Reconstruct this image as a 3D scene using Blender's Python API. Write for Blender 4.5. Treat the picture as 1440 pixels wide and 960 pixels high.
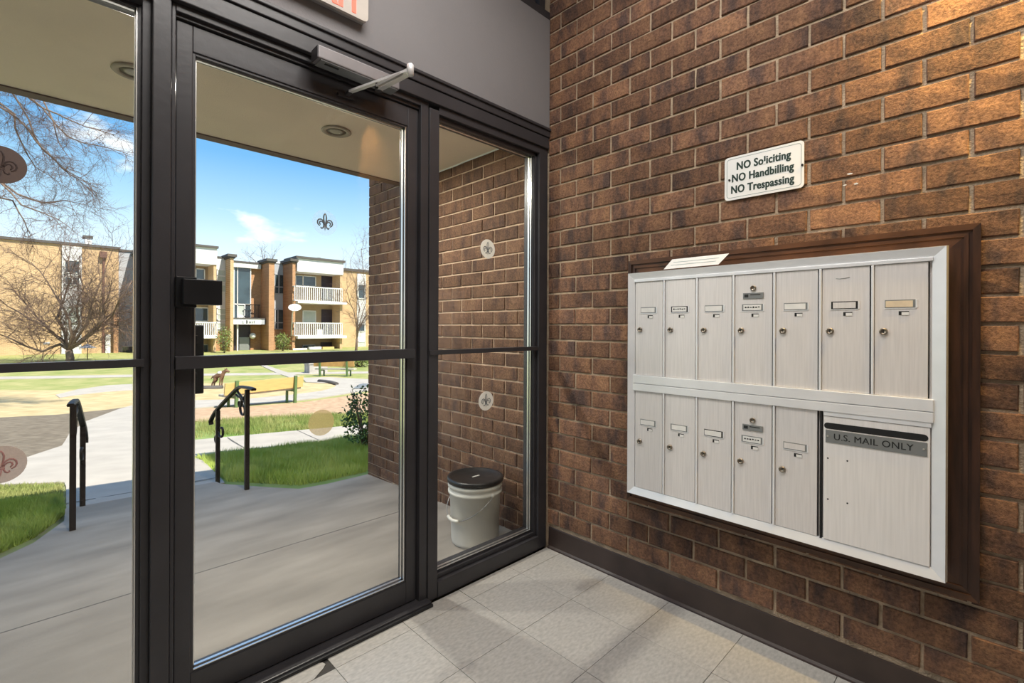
import bpy, bmesh, math, random
import numpy as np
from mathutils import Vector, Matrix, noise as mnoise

C = bpy.context.scene.collection
for o in list(bpy.data.objects):
    bpy.data.objects.remove(o)
random.seed(7)
R = math.radians

# ------------------------------------------------------------------ camera
# the photograph was measured as 1440 x 960: focal length in pixels, principal point, yaw and roll
FPX, PCX, PCY, ROLL, YAW = 669.0, 720.0, 460.0, R(.25), math.atan2(656, 669)
FW = Vector((math.sin(YAW), math.cos(YAW), 0)); RT = Vector((math.cos(YAW), -math.sin(YAW), 0)); UP = Vector((0, 0, 1))
CAM = Vector((-1.938, -1.703, 1.18))
cd = bpy.data.cameras.new('camera'); cam = bpy.data.objects.new('camera', cd); C.objects.link(cam)
cd.sensor_width = 36; cd.lens = 36 * FPX / 1440; cd.shift_y = -(480 - PCY) / 1440; cd.clip_end = 500; cd.clip_start = .02
cr, sr = math.cos(ROLL), math.sin(ROLL)
cx = RT * cr + UP * sr; cy = UP * cr - RT * sr
M = Matrix((cx, cy, -FW)).transposed().to_4x4(); M.translation = CAM
cam.matrix_world = M
bpy.context.scene.camera = cam

def ray(x, y):                       # direction of a measured point, forward part = 1
    u, v = x - PCX, y - PCY
    a, b = u * cr + v * sr, -u * sr + v * cr
    return FW + RT * (a / FPX) - UP * (b / FPX)
def onX(x, y, X=0): d = ray(x, y); return CAM + d * ((X - CAM.x) / d.x)
def onY(x, y, Y=0): d = ray(x, y); return CAM + d * ((Y - CAM.y) / d.y)
def onZ(x, y, Z=0): d = ray(x, y); return CAM + d * ((Z - CAM.z) / d.z)
def atD(x, y, D): return CAM + ray(x, y) * D
def proj(p):
    q = Vector(p) - CAM; D = q.dot(FW)
    if D < .05: return None
    a, b = FPX * q.dot(RT) / D, -FPX * q.dot(UP) / D
    return PCX + a * cr - b * sr, PCY + a * sr + b * cr, D
GK = [(-99, -.16), (3.6, -.16), (4.2, -.2), (6.6, -.45), (13, -.9), (16, -.95), (999, -.95)]
def gz(p):                           # height of the sloping lawn
    D = (Vector(p) - CAM).dot(FW)
    for (a, za), (b, zb) in zip(GK, GK[1:]):
        if D <= b: return za + (zb - za) * (D - a) / (b - a)
    return -.95
def onG(x, y):
    d = ray(x, y); lo, hi = .5, 300
    for _ in range(60):
        m = (lo + hi) / 2
        if CAM.z + d.z * m > gz(CAM + d * m): lo = m
        else: hi = m
    return CAM + d * lo

# ------------------------------------------------------------------ sky, sun, lamps, exposure
sc = bpy.context.scene
sc.view_settings.view_transform = 'Standard'; sc.view_settings.look = 'None'
sc.view_settings.exposure = 0.18; sc.view_settings.gamma = 1; sc.view_settings.use_curve_mapping = False
w = bpy.data.worlds.new('sky'); sc.world = w; w.use_nodes = True
nt = w.node_tree; nt.nodes.clear(); N = nt.nodes.new; L = nt.links.new
out = N('ShaderNodeOutputWorld'); bg = N('ShaderNodeBackground'); L(bg.outputs[0], out.inputs[0])
tc = N('ShaderNodeTexCoord'); sp = N('ShaderNodeSeparateXYZ'); L(tc.outputs['Generated'], sp.inputs[0])
rp = N('ShaderNodeValToRGB'); L(sp.outputs['Z'], rp.inputs[0])
el = rp.color_ramp.elements
el[0].position = 0; el[0].color = (.80, .90, 1, 1); el[1].position = .09; el[1].color = (.78, .89, 1, 1)
for p, c in ((.15, (.60, .78, .93)), (.205, (.40, .64, .86)), (.30, (.165, .42, .75)), (.5, (.12, .33, .68)), (1, (.09, .26, .60))):
    e = el.new(p); e.color = c + (1,)
mp = N('ShaderNodeMapping'); L(tc.outputs['Generated'], mp.inputs[0]); mp.inputs['Scale'].default_value = (1, 1, 2.6); mp.inputs['Location'].default_value = (.36, .2, .1)
nz = N('ShaderNodeTexNoise'); L(mp.outputs[0], nz.inputs[0]); nz.inputs['Scale'].default_value = 5.2; nz.inputs['Detail'].default_value = 7; nz.inputs['Roughness'].default_value = .55
cr_ = N('ShaderNodeValToRGB'); L(nz.outputs['Fac'], cr_.inputs[0]); cr_.color_ramp.elements[0].position = .575; cr_.color_ramp.elements[1].position = .70
mx = N('ShaderNodeMixRGB'); L(cr_.outputs[0], mx.inputs[0]); L(rp.outputs[0], mx.inputs[1]); mx.inputs[2].default_value = (1, 1, 1, 1)
L(mx.outputs[0], bg.inputs[0]); bg.inputs[1].default_value = 1.3

def lamp(name, kind, loc, energy, color=(1, 1, 1), size=.2, aim=None, size_y=None, spread=None):
    l = bpy.data.lights.new(name, kind); l.energy = energy; l.color = color
    o = bpy.data.objects.new(name, l); C.objects.link(o); o.location = loc
    if kind == 'AREA':
        l.size = size
        if size_y: l.shape = 'RECTANGLE'; l.size_y = size_y
        if spread: l.spread = spread
    elif kind == 'POINT': l.shadow_soft_size = size
    elif kind == 'SUN': l.angle = size
    if aim is not None: o.rotation_euler = Vector(aim).to_track_quat('-Z', 'Y').to_euler()
    return o
sun = lamp('sun', 'SUN', (10, -30, 40), 8.0, (1, .93, .80), R(.6), aim=(-.257 * .616, .966 * .616, -.788))
lamp('lobby_fill_light', 'AREA', (-1.3, -1.15, 3.17), 42, (1, .96, .91), 1.1, aim=(0, 0, -1), size_y=1.1)  # added fill light, brightens the lobby from above

# ------------------------------------------------------------------ helpers
def nodes(name):
    m = bpy.data.materials.new(name); m.use_nodes = True
    t = m.node_tree
    return m, t, t.nodes['Principled BSDF']
def add(t, k, **inp):
    n = t.nodes.new(k)
    for a, b in inp.items():
        n.inputs[a.replace('_', ' ')].default_value = b
    return n
def mat(name, col, rough=.6, metal=0, var=.12, scale=6, bump=0, bscale=60, aniso=None, spec=None, col2=None, objvar=0, detail=4):
    m, t, b = nodes(name); l = t.links.new
    b.inputs['Roughness'].default_value = rough; b.inputs['Metallic'].default_value = metal
    if spec is not None: b.inputs['Specular IOR Level'].default_value = spec
    c = t.nodes.new('ShaderNodeTexCoord'); src = c.outputs['Object']
    if aniso:
        mpn = t.nodes.new('ShaderNodeMapping'); mpn.inputs['Scale'].default_value = aniso; l(src, mpn.inputs[0]); src = mpn.outputs[0]
    n = add(t, 'ShaderNodeTexNoise', Scale=scale, Detail=detail); l(src, n.inputs['Vector'])
    r = t.nodes.new('ShaderNodeValToRGB'); l(n.outputs['Fac'], r.inputs[0])
    r.color_ramp.elements[0].position = .3; r.color_ramp.elements[1].position = .7
    c2 = col2 or tuple(min(1, x * (1 + var)) for x in col)
    c1 = col if col2 else tuple(x * (1 - var) for x in col)
    r.color_ramp.elements[0].color = tuple(c1) + (1,); r.color_ramp.elements[1].color = tuple(c2) + (1,)
    o = r.outputs[0]
    if objvar:
        oi = t.nodes.new('ShaderNodeObjectInfo'); mr = add(t, 'ShaderNodeMapRange'); l(oi.outputs['Random'], mr.inputs[0])
        mr.inputs[3].default_value = 1 - objvar; mr.inputs[4].default_value = 1 + objvar
        h = t.nodes.new('ShaderNodeHueSaturation'); l(o, h.inputs['Color']); l(mr.outputs[0], h.inputs['Value']); o = h.outputs[0]
    l(o, b.inputs['Base Color'])
    if bump:
        n2 = add(t, 'ShaderNodeTexNoise', Scale=bscale, Detail=5); l(src, n2.inputs['Vector'])
        bp = t.nodes.new('ShaderNodeBump'); bp.inputs['Strength'].default_value = bump; bp.inputs['Distance'].default_value = .01
        l(n2.outputs['Fac'], bp.inputs['Height']); l(bp.outputs[0], b.inputs['Normal'])
    return m

class MB:
    """collects vertices and faces, links them as ONE mesh object"""
    def __init__(s): s.v = []; s.f = []; s.sm = []
    def face(s, pts, smooth=False):
        i = len(s.v); s.v += [tuple(p) for p in pts]; s.f.append(tuple(range(i, i + len(pts)))); s.sm.append(smooth); return s
    def mesh(s, vs, fs, smooth=False):
        i = len(s.v); s.v += [tuple(p) for p in vs]
        for f in fs: s.f.append(tuple(i + k for k in f)); s.sm.append(smooth)
        return s
    def box(s, x0, x1, y0, y1, z0, z1, bev=0):
        x0, x1 = sorted((x0, x1)); y0, y1 = sorted((y0, y1)); z0, z1 = sorted((z0, z1))
        bev = min(bev, (x1 - x0) * .45, (y1 - y0) * .45, (z1 - z0) * .45)
        if bev <= 0:
            vs = [(x, y, z) for x in (x0, x1) for y in (y0, y1) for z in (z0, z1)]
            return s.mesh(vs, [(0, 1, 3, 2), (4, 6, 7, 5), (0, 4, 5, 1), (2, 3, 7, 6), (0, 2, 6, 4), (1, 5, 7, 3)])
        bm = bmesh.new(); bmesh.ops.create_cube(bm, size=1)
        for v in bm.verts: v.co = Vector(((x0 + x1) / 2 + v.co.x * (x1 - x0), (y0 + y1) / 2 + v.co.y * (y1 - y0), (z0 + z1) / 2 + v.co.z * (z1 - z0)))
        bmesh.ops.bevel(bm, geom=bm.edges[:], offset=bev, segments=2, affect='EDGES', profile=.6)
        bm.verts.index_update()
        s.mesh([v.co[:] for v in bm.verts], [[v.index for v in f.verts] for f in bm.faces]); bm.free(); return s
    def tube(s, pts, r, n=8, smooth=True, cap=True, flat=1.0):
        pts = [Vector(p) for p in pts]; k = len(pts)
        rs = r if isinstance(r, (list, tuple)) else [r] * k
        i0 = len(s.v); a = None
        for i, p in enumerate(pts):
            t = (pts[min(i + 1, k - 1)] - pts[max(i - 1, 0)])
            t = t.normalized() if t.length > 1e-9 else Vector((0, 0, 1))
            if a is None:
                a = t.cross(Vector((0, 0, 1)))
                if a.length < .05: a = t.cross(Vector((0, 1, 0)))
            a = (a - t * a.dot(t)).normalized(); b = t.cross(a)
            for j in range(n):
                q = 2 * math.pi * (j + .5) / n
                s.v.append(tuple(p + a * (math.cos(q) * rs[i]) + b * (math.sin(q) * rs[i] * flat)))
        for i in range(k - 1):
            for j in range(n):
                A = i0 + i * n + j; B = i0 + i * n + (j + 1) % n
                s.f.append((A, B, B + n, A + n)); s.sm.append(smooth)
        if cap:
            s.f.append(tuple(i0 + j for j in range(n))[::-1]); s.sm.append(False)
            s.f.append(tuple(i0 + (k - 1) * n + j for j in range(n))); s.sm.append(False)
        return s
    def lathe(s, prof, n=40, c=(0, 0, 0), smooth=True):
        i0 = len(s.v)
        for r, z in prof:
            for j in range(n):
                q = 2 * math.pi * j / n; s.v.append((c[0] + r * math.cos(q), c[1] + r * math.sin(q), c[2] + z))
        for i in range(len(prof) - 1):
            for j in range(n):
                A = i0 + i * n + j; B = i0 + i * n + (j + 1) % n
                s.f.append((A, B, B + n, A + n)); s.sm.append(smooth)
        s.f.append(tuple(i0 + j for j in range(n))[::-1]); s.sm.append(False)
        s.f.append(tuple(i0 + (len(prof) - 1) * n + j for j in range(n))); s.sm.append(False)
        return s
    def prism(s, pts, d):                # polygon pts extruded by vector d
        pts = [Vector(p) for p in pts]; d = Vector(d); n = len(pts)
        vs = pts + [p + d for p in pts]
        return s.mesh(vs, [tuple(range(n))[::-1], tuple(range(n, 2 * n))] + [(i, (i + 1) % n, n + (i + 1) % n, n + i) for i in range(n)])
    def data(s, name):
        me = bpy.data.meshes.new(name); me.from_pydata(s.v, [], s.f)
        for p, q in zip(me.polygons, s.sm): p.use_smooth = q
        bm = bmesh.new(); bm.from_mesh(me); bmesh.ops.recalc_face_normals(bm, faces=bm.faces[:]); bm.to_mesh(me); bm.free()
        return me
    def build(s, name, m, parent=None):
        me = s.data(name); me.materials.append(m)
        return link(name, me, parent)
def link(name, me, parent=None):
    o = bpy.data.objects.new(name, me); C.objects.link(o)
    if parent is not None: o.parent = parent; o.matrix_parent_inverse = Matrix.Translation(-parent_loc(parent))
    return o
def parent_loc(p):
    return Vector(p.location)            # parts keep world coordinates, so a parent's own location is its place
def tag(o, label=None, cat=None, group=None, kind=None):
    if label: o['label'] = label
    if cat: o['category'] = cat
    if group: o['group'] = group
    if kind: o['kind'] = kind
    return o
def empty(name, loc=(0, 0, 0), label=None, cat=None, group=None, kind=None):
    o = bpy.data.objects.new(name, None); C.objects.link(o); o.location = loc; o.empty_display_size = .1
    return tag(o, label, cat, group, kind)
def struct(o): o['kind'] = 'structure'; return o
def text_data(body, size, off=0.0, sx=1.0, ext=.0004, align='LEFT', space=1.0):
    cu = bpy.data.curves.new('lettering', 'FONT'); cu.body = body; cu.size = size; cu.offset = off; cu.extrude = ext; cu.align_x = align; cu.space_character = space; cu.resolution_u = 4
    o = bpy.data.objects.new('lettering', cu); C.objects.link(o); bpy.context.view_layer.update()
    me = bpy.data.meshes.new_from_object(o.evaluated_get(bpy.context.evaluated_depsgraph_get()))
    bpy.data.objects.remove(o); bpy.data.curves.remove(cu)
    for v in me.vertices: v.co.x *= sx
    me.name = 'lettering'; return me
def bold(me, d):                     # thickens the strokes sideways
    bm = bmesh.new(); n = len(me.vertices)
    for s in (-d, 0, d):
        m2 = me.copy(); m2.transform(Matrix.Translation((s, 0, s * .02))); bm.from_mesh(m2); bpy.data.meshes.remove(m2)
    bm.to_mesh(me); bm.free(); return me
def width(me): xs = [v.co.x for v in me.vertices]; return min(xs), max(xs)
def place_text(me, origin, xax, yax, m, parent):
    xa, ya = Vector(xax), Vector(yax); za = xa.cross(ya)
    me.transform(Matrix((xa, ya, za)).transposed().to_4x4()); me.transform(Matrix.Translation(Vector(origin)))
    me.materials.clear(); me.materials.append(m)
    return link('lettering', me, parent)

# ------------------------------------------------------------------ materials
def brick_mat(name, base, flash, light, bscale=105, bump=.9, rnd=.3):
    m, t, b = nodes(name); l = t.links.new
    tcn = t.nodes.new('ShaderNodeTexCoord'); oi = t.nodes.new('ShaderNodeObjectInfo')
    mul = t.nodes.new('ShaderNodeVectorMath'); mul.operation = 'SCALE'; mul.inputs['Scale'].default_value = 31
    cmb = t.nodes.new('ShaderNodeCombineXYZ')
    for i in range(3): l(oi.outputs['Random'], cmb.inputs[i])
    l(cmb.outputs[0], mul.inputs[0])
    ad = t.nodes.new('ShaderNodeVectorMath'); ad.operation = 'ADD'; l(tcn.outputs['Object'], ad.inputs[0]); l(mul.outputs[0], ad.inputs[1])
    mp1 = t.nodes.new('ShaderNodeMapping'); mp1.inputs['Scale'].default_value = (1, 1, .35); l(ad.outputs[0], mp1.inputs[0])
    n1 = add(t, 'ShaderNodeTexNoise', Scale=14, Detail=3, Roughness=.6); l(mp1.outputs[0], n1.inputs['Vector'])
    r1 = t.nodes.new('ShaderNodeValToRGB'); l(n1.outputs['Fac'], r1.inputs[0])
    e = r1.color_ramp.elements; e[0].position = .34; e[0].color = flash + (1,); e[1].position = .72; e[1].color = light + (1,)
    x = e.new(.5); x.color = base + (1,)
    n2 = add(t, 'ShaderNodeTexNoise', Scale=bscale, Detail=6, Roughness=.7); l(ad.outputs[0], n2.inputs['Vector'])
    r2 = t.nodes.new('ShaderNodeValToRGB'); l(n2.outputs['Fac'], r2.inputs[0])
    r2.color_ramp.elements[0].position = .3; r2.color_ramp.elements[0].color = (.42, .41, .41, 1); r2.color_ramp.elements[1].position = .64; r2.color_ramp.elements[1].color = (1.3, 1.26, 1.16, 1)
    mu = t.nodes.new('ShaderNodeMixRGB'); mu.blend_type = 'MULTIPLY'; mu.inputs[0].default_value = 1; l(r1.outputs[0], mu.inputs[1]); l(r2.outputs[0], mu.inputs[2])
    mr = add(t, 'ShaderNodeMapRange'); l(oi.outputs['Random'], mr.inputs[0]); mr.inputs[3].default_value = 1 - rnd; mr.inputs[4].default_value = 1 + rnd
    h = t.nodes.new('ShaderNodeHueSaturation'); l(mu.outputs[0], h.inputs['Color']); l(mr.outputs[0], h.inputs['Value'])
    l(h.outputs[0], b.inputs['Base Color']); b.inputs['Roughness'].default_value = .78; b.inputs['Specular IOR Level'].default_value = .3
    bp = t.nodes.new('ShaderNodeBump'); bp.inputs['Strength'].default_value = bump; bp.inputs['Distance'].default_value = .006
    l(n2.outputs['Fac'], bp.inputs['Height']); l(bp.outputs[0], b.inputs['Normal'])
    return m
def far_brick(name, c1, c2, mortar):
    m, t, b = nodes(name); l = t.links.new
    tcn = t.nodes.new('ShaderNodeTexCoord'); mp1 = t.nodes.new('ShaderNodeMapping'); l(tcn.outputs['Object'], mp1.inputs[0])
    mp1.inputs['Rotation'].default_value = (R(90), 0, 0)
    bt = t.nodes.new('ShaderNodeTexBrick'); l(mp1.outputs[0], bt.inputs[0]); bt.inputs['Scale'].default_value = 1
    bt.inputs['Brick Width'].default_value = .21; bt.inputs['Row Height'].default_value = .082; bt.inputs['Mortar Size'].default_value = .008
    bt.inputs['Color1'].default_value = c1 + (1,); bt.inputs['Color2'].default_value = c2 + (1,); bt.inputs['Mortar'].default_value = mortar + (1,)
    n = add(t, 'ShaderNodeTexNoise', Scale=1.3, Detail=5); l(tcn.outputs['Object'], n.inputs['Vector'])
    mr = add(t, 'ShaderNodeMapRange'); l(n.outputs['Fac'], mr.inputs[0]); mr.inputs[3].default_value = .8; mr.inputs[4].default_value = 1.2
    h = t.nodes.new('ShaderNodeHueSaturation'); l(bt.outputs['Color'], h.inputs['Color']); l(mr.outputs[0], h.inputs['Value'])
    l(h.outputs[0], b.inputs['Base Color']); b.inputs['Roughness'].default_value = .85
    return m
def glass_mat(name, tint=(.97, .98, .97), ior=1.4):
    m, t, b = nodes(name); t.nodes.remove(b); l = t.links.new
    o = t.nodes['Material Output']; tr = t.nodes.new('ShaderNodeBsdfTransparent'); tr.inputs[0].default_value = tint + (1,)
    gl = t.nodes.new('ShaderNodeBsdfGlossy'); gl.inputs['Roughness'].default_value = .0
    g = t.nodes.new('ShaderNodeNewGeometry'); dt = t.nodes.new('ShaderNodeVectorMath'); dt.operation = 'DOT_PRODUCT'; l(g.outputs['Normal'], dt.inputs[0]); l(g.outputs['Incoming'], dt.inputs[1])
    def mth(op, a, b=None, v=None):
        n = t.nodes.new('ShaderNodeMath'); n.operation = op; l(a, n.inputs[0])
        if b is not None: n.inputs[1].default_value = b
        if v is not None: n.inputs[2].default_value = v
        return n.outputs[0]
    ab = mth('ABSOLUTE', dt.outputs['Value']); om = t.nodes.new('ShaderNodeMath'); om.operation = 'SUBTRACT'; om.inputs[0].default_value = 1; l(ab, om.inputs[1])
    f5 = mth('POWER', om.outputs[0], 5.0); f = mth('MULTIPLY_ADD', f5, .9, .025)        # Schlick, both faces of the pane alike
    mi = t.nodes.new('ShaderNodeMixShader'); l(f, mi.inputs[0]); l(tr.outputs[0], mi.inputs[1]); l(gl.outputs[0], mi.inputs[2]); l(mi.outputs[0], o.inputs[0])
    return m
def film_mat(name, col, clear):          # translucent sticker film
    m, t, b = nodes(name); l = t.links.new; o = t.nodes['Material Output']
    n = add(t, 'ShaderNodeTexNoise', Scale=300, Detail=3); tcn = t.nodes.new('ShaderNodeTexCoord'); l(tcn.outputs['Object'], n.inputs['Vector'])
    mr = add(t, 'ShaderNodeMapRange'); l(n.outputs['Fac'], mr.inputs[0]); mr.inputs[3].default_value = max(0, clear - .12); mr.inputs[4].default_value = min(1, clear + .12)
    b.inputs['Base Color'].default_value = col + (1,); b.inputs['Roughness'].default_value = .5
    tl = t.nodes.new('ShaderNodeBsdfTranslucent'); tl.inputs[0].default_value = col + (1,)
    m1 = t.nodes.new('ShaderNodeMixShader'); m1.inputs[0].default_value = .35; l(b.outputs[0], m1.inputs[1]); l(tl.outputs[0], m1.inputs[2])
    tr = t.nodes.new('ShaderNodeBsdfTransparent'); m2 = t.nodes.new('ShaderNodeMixShader'); l(mr.outputs[0], m2.inputs[0]); l(m1.outputs[0], m2.inputs[1]); l(tr.outputs[0], m2.inputs[2])
    l(m2.outputs[0], o.inputs[0]); return m
def emit_mat(name, col, s):
    m, t, b = nodes(name); b.inputs['Base Color'].default_value = col + (1,); b.inputs['Emission Color'].default_value = col + (1,); b.inputs['Emission Strength'].default_value = s
    return m
def leaf_mat(name, c1, c2):
    m = mat(name, c1, .45, col2=c2, scale=4); t = m.node_tree; b = t.nodes['Principled BSDF']
    return m

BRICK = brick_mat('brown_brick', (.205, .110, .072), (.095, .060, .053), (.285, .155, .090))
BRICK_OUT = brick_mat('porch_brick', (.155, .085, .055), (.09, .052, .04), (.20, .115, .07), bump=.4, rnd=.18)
MORTAR = mat('mortar', (.44, .335, .235), .95, var=.25, scale=20, bump=.6, bscale=150)
MORTAR_OUT = mat('porch_mortar', (.56, .40, .28), .95, var=.2, scale=20, bump=.5, bscale=150)
TILE = mat('vinyl_tile', (.44, .42, .39), .42, scale=45, var=.16, objvar=.022, aniso=(1, 2.2, 1), bump=.05, bscale=90, detail=8)
ADHESIVE = mat('dark_adhesive', (.05, .045, .04), .7, var=.3, scale=20)
FRAME = mat('dark_bronze_paint', (.040, .038, .042), .36, var=.12, scale=8, bump=.05, bscale=40)
FRAME_DK = mat('black_gasket', (.012, .012, .014), .5)
CHROME = mat('bright_aluminium', (.80, .79, .76), .28, .9, var=.05)
FASCIA = mat('grey_wall_paint', (.21, .20, .205), .75, var=.04, scale=3, bump=.1, bscale=120)
CEIL = mat('white_ceiling_paint', (.75, .73, .70), .9, var=.03)
WALLP = mat('cream_wall_paint', (.62, .58, .52), .85, var=.05, scale=2)
SOFFIT = mat('soffit_stucco', (.92, .78, .63), .95, var=.07, scale=2.5, bump=.35, bscale=160)
SOFFIT_EDGE = mat('brown_edge_trim', (.16, .11, .09), .7)
BASE = mat('brown_vinyl_base', (.045, .030, .026), .4, var=.2, scale=9)
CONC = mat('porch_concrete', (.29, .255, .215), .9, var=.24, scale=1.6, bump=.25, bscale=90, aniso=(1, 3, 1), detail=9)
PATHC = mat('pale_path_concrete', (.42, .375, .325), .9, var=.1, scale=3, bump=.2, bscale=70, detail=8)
JOINT = mat('path_joint', (.12, .11, .10), .9)
ALU = mat('brushed_aluminium', (.84, .80, .78), .42, .3, var=.06, scale=30, aniso=(1, 6, .25), bump=.03, bscale=80)
ALU_TRIM = mat('pale_aluminium_trim', (.92, .93, .95), .32, .3, var=.04, scale=20, aniso=(1, .6, .6))
ALU_WHITE = mat('pale_brushed_panel', (.92, .885, .86), .42, .2, var=.05, scale=40, aniso=(1, 4, .15))
DARK_GAP = mat('dark_gap', (.01, .01, .01), .8)
BRASS = mat('worn_lock_metal', (.30, .26, .21), .35, .9, var=.2, scale=80)
PAPER = mat('white_paper', (.80, .79, .76), .8, var=.05, scale=40)
PAPER_TAN = mat('tan_paper', (.74, .60, .42), .8, var=.06, scale=60)
INK = mat('black_ink', (.012, .014, .014), .6)
PLAQUE = mat('grey_plaque', (.24, .25, .25), .45, .3, var=.05)
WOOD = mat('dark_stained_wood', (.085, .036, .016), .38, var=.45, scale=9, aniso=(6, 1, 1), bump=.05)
WOODV_SHADE = mat('shaded_wood_upright', (.045, .019, .011), .38, var=.45, scale=9, aniso=(6, 6, .7), bump=.05)  # upright grain; darker tone paints shade onto the side members
SIGN_W = mat('white_sign_enamel', (.86, .86, .85), .35, var=.02)
SIGN_LINE = mat('grey_green_line', (.25, .32, .32), .5)
GREENINK = mat('dark_green_ink', (.012, .035, .028), .5)
GLASS = glass_mat('clear_glass')
FARGLASS = mat('far_window_glass', (.035, .06, .075), .06, var=.5, scale=.8, spec=.9)
FARGLASS_LT = mat('far_window_blind', (.46, .50, .46), .5, var=.1, scale=1)
IRON = mat('dark_brown_iron', (.022, .014, .011), .45, .4, var=.35, scale=30, bump=.15, bscale=80)
BUCKET = mat('white_plastic', (.72, .68, .60), .45, var=.06, scale=12)
LID = mat('black_plastic', (.02, .02, .021), .35, var=.2, scale=30)
WIRE = mat('grey_wire', (.30, .29, .28), .4, .7)
CLOSER = mat('grey_metal_cover', (.23, .215, .22), .45, .3, var=.05, scale=20)
CLOSER_DK = mat('dark_metal_end', (.06, .056, .06), .5, .3)
STEEL = mat('polished_steel', (.88, .87, .88), .3, .35, var=.04)
BLACK = mat('black_hardware', (.014, .014, .016), .4, .3, var=.2)
GROUND = mat('lawn_ground', (.13, .17, .045), .95, col2=(.36, .30, .13), scale=.9, bump=.6, bscale=14, detail=9)
LAWN = mat('lawn_soil', (.16, .26, .05), .95, col2=(.24, .30, .09), scale=3, bump=.5, bscale=25)
STRAW = mat('dry_straw_grass', (.42, .31, .15), .95, col2=(.58, .45, .25), scale=3, bump=.7, bscale=18, detail=9)
MULCH = mat('brown_mulch', (.12, .09, .06), .95, col2=(.23, .185, .13), scale=8, bump=.8, bscale=22, detail=9)
MULCH_RED = mat('leaf_litter', (.36, .22, .13), .95, col2=(.56, .39, .25), scale=7, bump=.8, bscale=18, detail=9)
FARLAWN = mat('far_lawn', (.20, .25, .055), .95, col2=(.40, .36, .15), scale=1.6, bump=.6, bscale=9, detail=9)
GRASS = mat('grass_blade', (.30, .44, .05), .6, col2=(.52, .58, .15), scale=2.5)
GRASS_DRY = mat('dry_grass_blade', (.15, .23, .04), .7, col2=(.34, .33, .12), scale=3)
FB_TAN = far_brick('tan_brick', (.56, .37, .20), (.47, .30, .155), (.60, .45, .28))
FB_ORANGE = far_brick('orange_brick', (.44, .22, .11), (.34, .165, .08), (.50, .34, .20))
SIDING = mat('white_siding', (.66, .65, .65), .7, var=.04, scale=2)
SIDING_GREY = mat('grey_siding', (.40, .41, .45), .7, var=.05, scale=2)
ROOFCAP = mat('dark_roof_cap', (.085, .075, .07), .7)
FARWALL = mat('tan_balcony_wall', (.36, .26, .16), .85, var=.08, scale=2)
DOORDK = mat('dark_far_door', (.028, .018, .03), .5)
FARWHITE = mat('white_far_paint', (.74, .73, .71), .6, var=.04)
BARK = mat('grey_brown_bark', (.17, .115, .085), .9, var=.3, scale=12, bump=.5, bscale=30)
TWIG = mat('brown_twigs', (.15, .095, .075), .9, var=.3, scale=5)
LEAF = leaf_mat('dark_green_leaf', (.03, .085, .015), (.10, .20, .04))
LEAF_YEL = leaf_mat('yellow_green_leaf', (.09, .14, .03), (.26, .30, .08))
BENCHW = mat('yellow_bench_wood', (.62, .44, .17), .6, var=.12, scale=8, aniso=(.5, .5, 8))
BENCHS = mat('weathered_seat_wood', (.50, .46, .38), .8, var=.15, scale=8)
BENCHG = mat('green_bench_iron', (.10, .17, .06), .55, var=.2)
STONE = mat('pale_grey_stone', (.42, .39, .36), .9, var=.25, scale=5, bump=.4, bscale=20)
FUR = mat('brown_coat', (.16, .085, .05), .8, var=.25, scale=10)
FURW = mat('white_coat', (.78, .75, .72), .8, var=.06)
# ================================================================== STRUCTURE
# ---- lobby floor
fl = MB().box(-4.3, 0.02, -5.2, -.02, -.12, -.004)
floor = struct(fl.build('floor', ADHESIVE)); floor['label'] = 'lobby floor of pale speckled square vinyl tiles'
T = .3048; XO, YO = -.0, -.107
tile_me = {}
def tile_mesh(wx, wy):
    k = (round(wx, 3), round(wy, 3))
    if k not in tile_me:
        g = .0009
        tile_me[k] = MB().box(-wx / 2 + g, wx / 2 - g, -wy / 2 + g, wy / 2 - g, -.004, 0, .0006).data('tile'); tile_me[k].materials.append(TILE)
    return tile_me[k]
for i in range(14):
    for j in range(-1, 16):
        x1 = XO - i * T; x0 = x1 - T
        y1 = YO - j * T; y0 = y1 - T
        y1 = min(y1, -.012)
        if i == 4 and j == -1: continue
        o = link('tile', tile_mesh(x1 - x0, y1 - y0), floor); o.location = ((x0 + x1) / 2, (y0 + y1) / 2, random.uniform(-.0004, .0003))
# the tile with its corner snapped off by the threshold
x1 = XO - 4 * T; x0 = x1 - T; y1 = -.012; y0 = YO
poly = [(x0 + .001, y0 + .001), (x1 - .075, y0 + .001), (x1 - .05, y0 + .018), (x1 - .03, y0 + .030), (x1 - .016, y0 + .045), (x1 - .02, y0 + .06), (x1 - .045, y0 + .075), (x1 - .055, y1), (x0 + .001, y1)]
o = MB().prism([(x, y, -.004) for x, y in poly], (0, 0, .004)).build('tile', TILE, floor); o['label'] = 'vinyl tile with a snapped corner showing dark adhesive'

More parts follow.
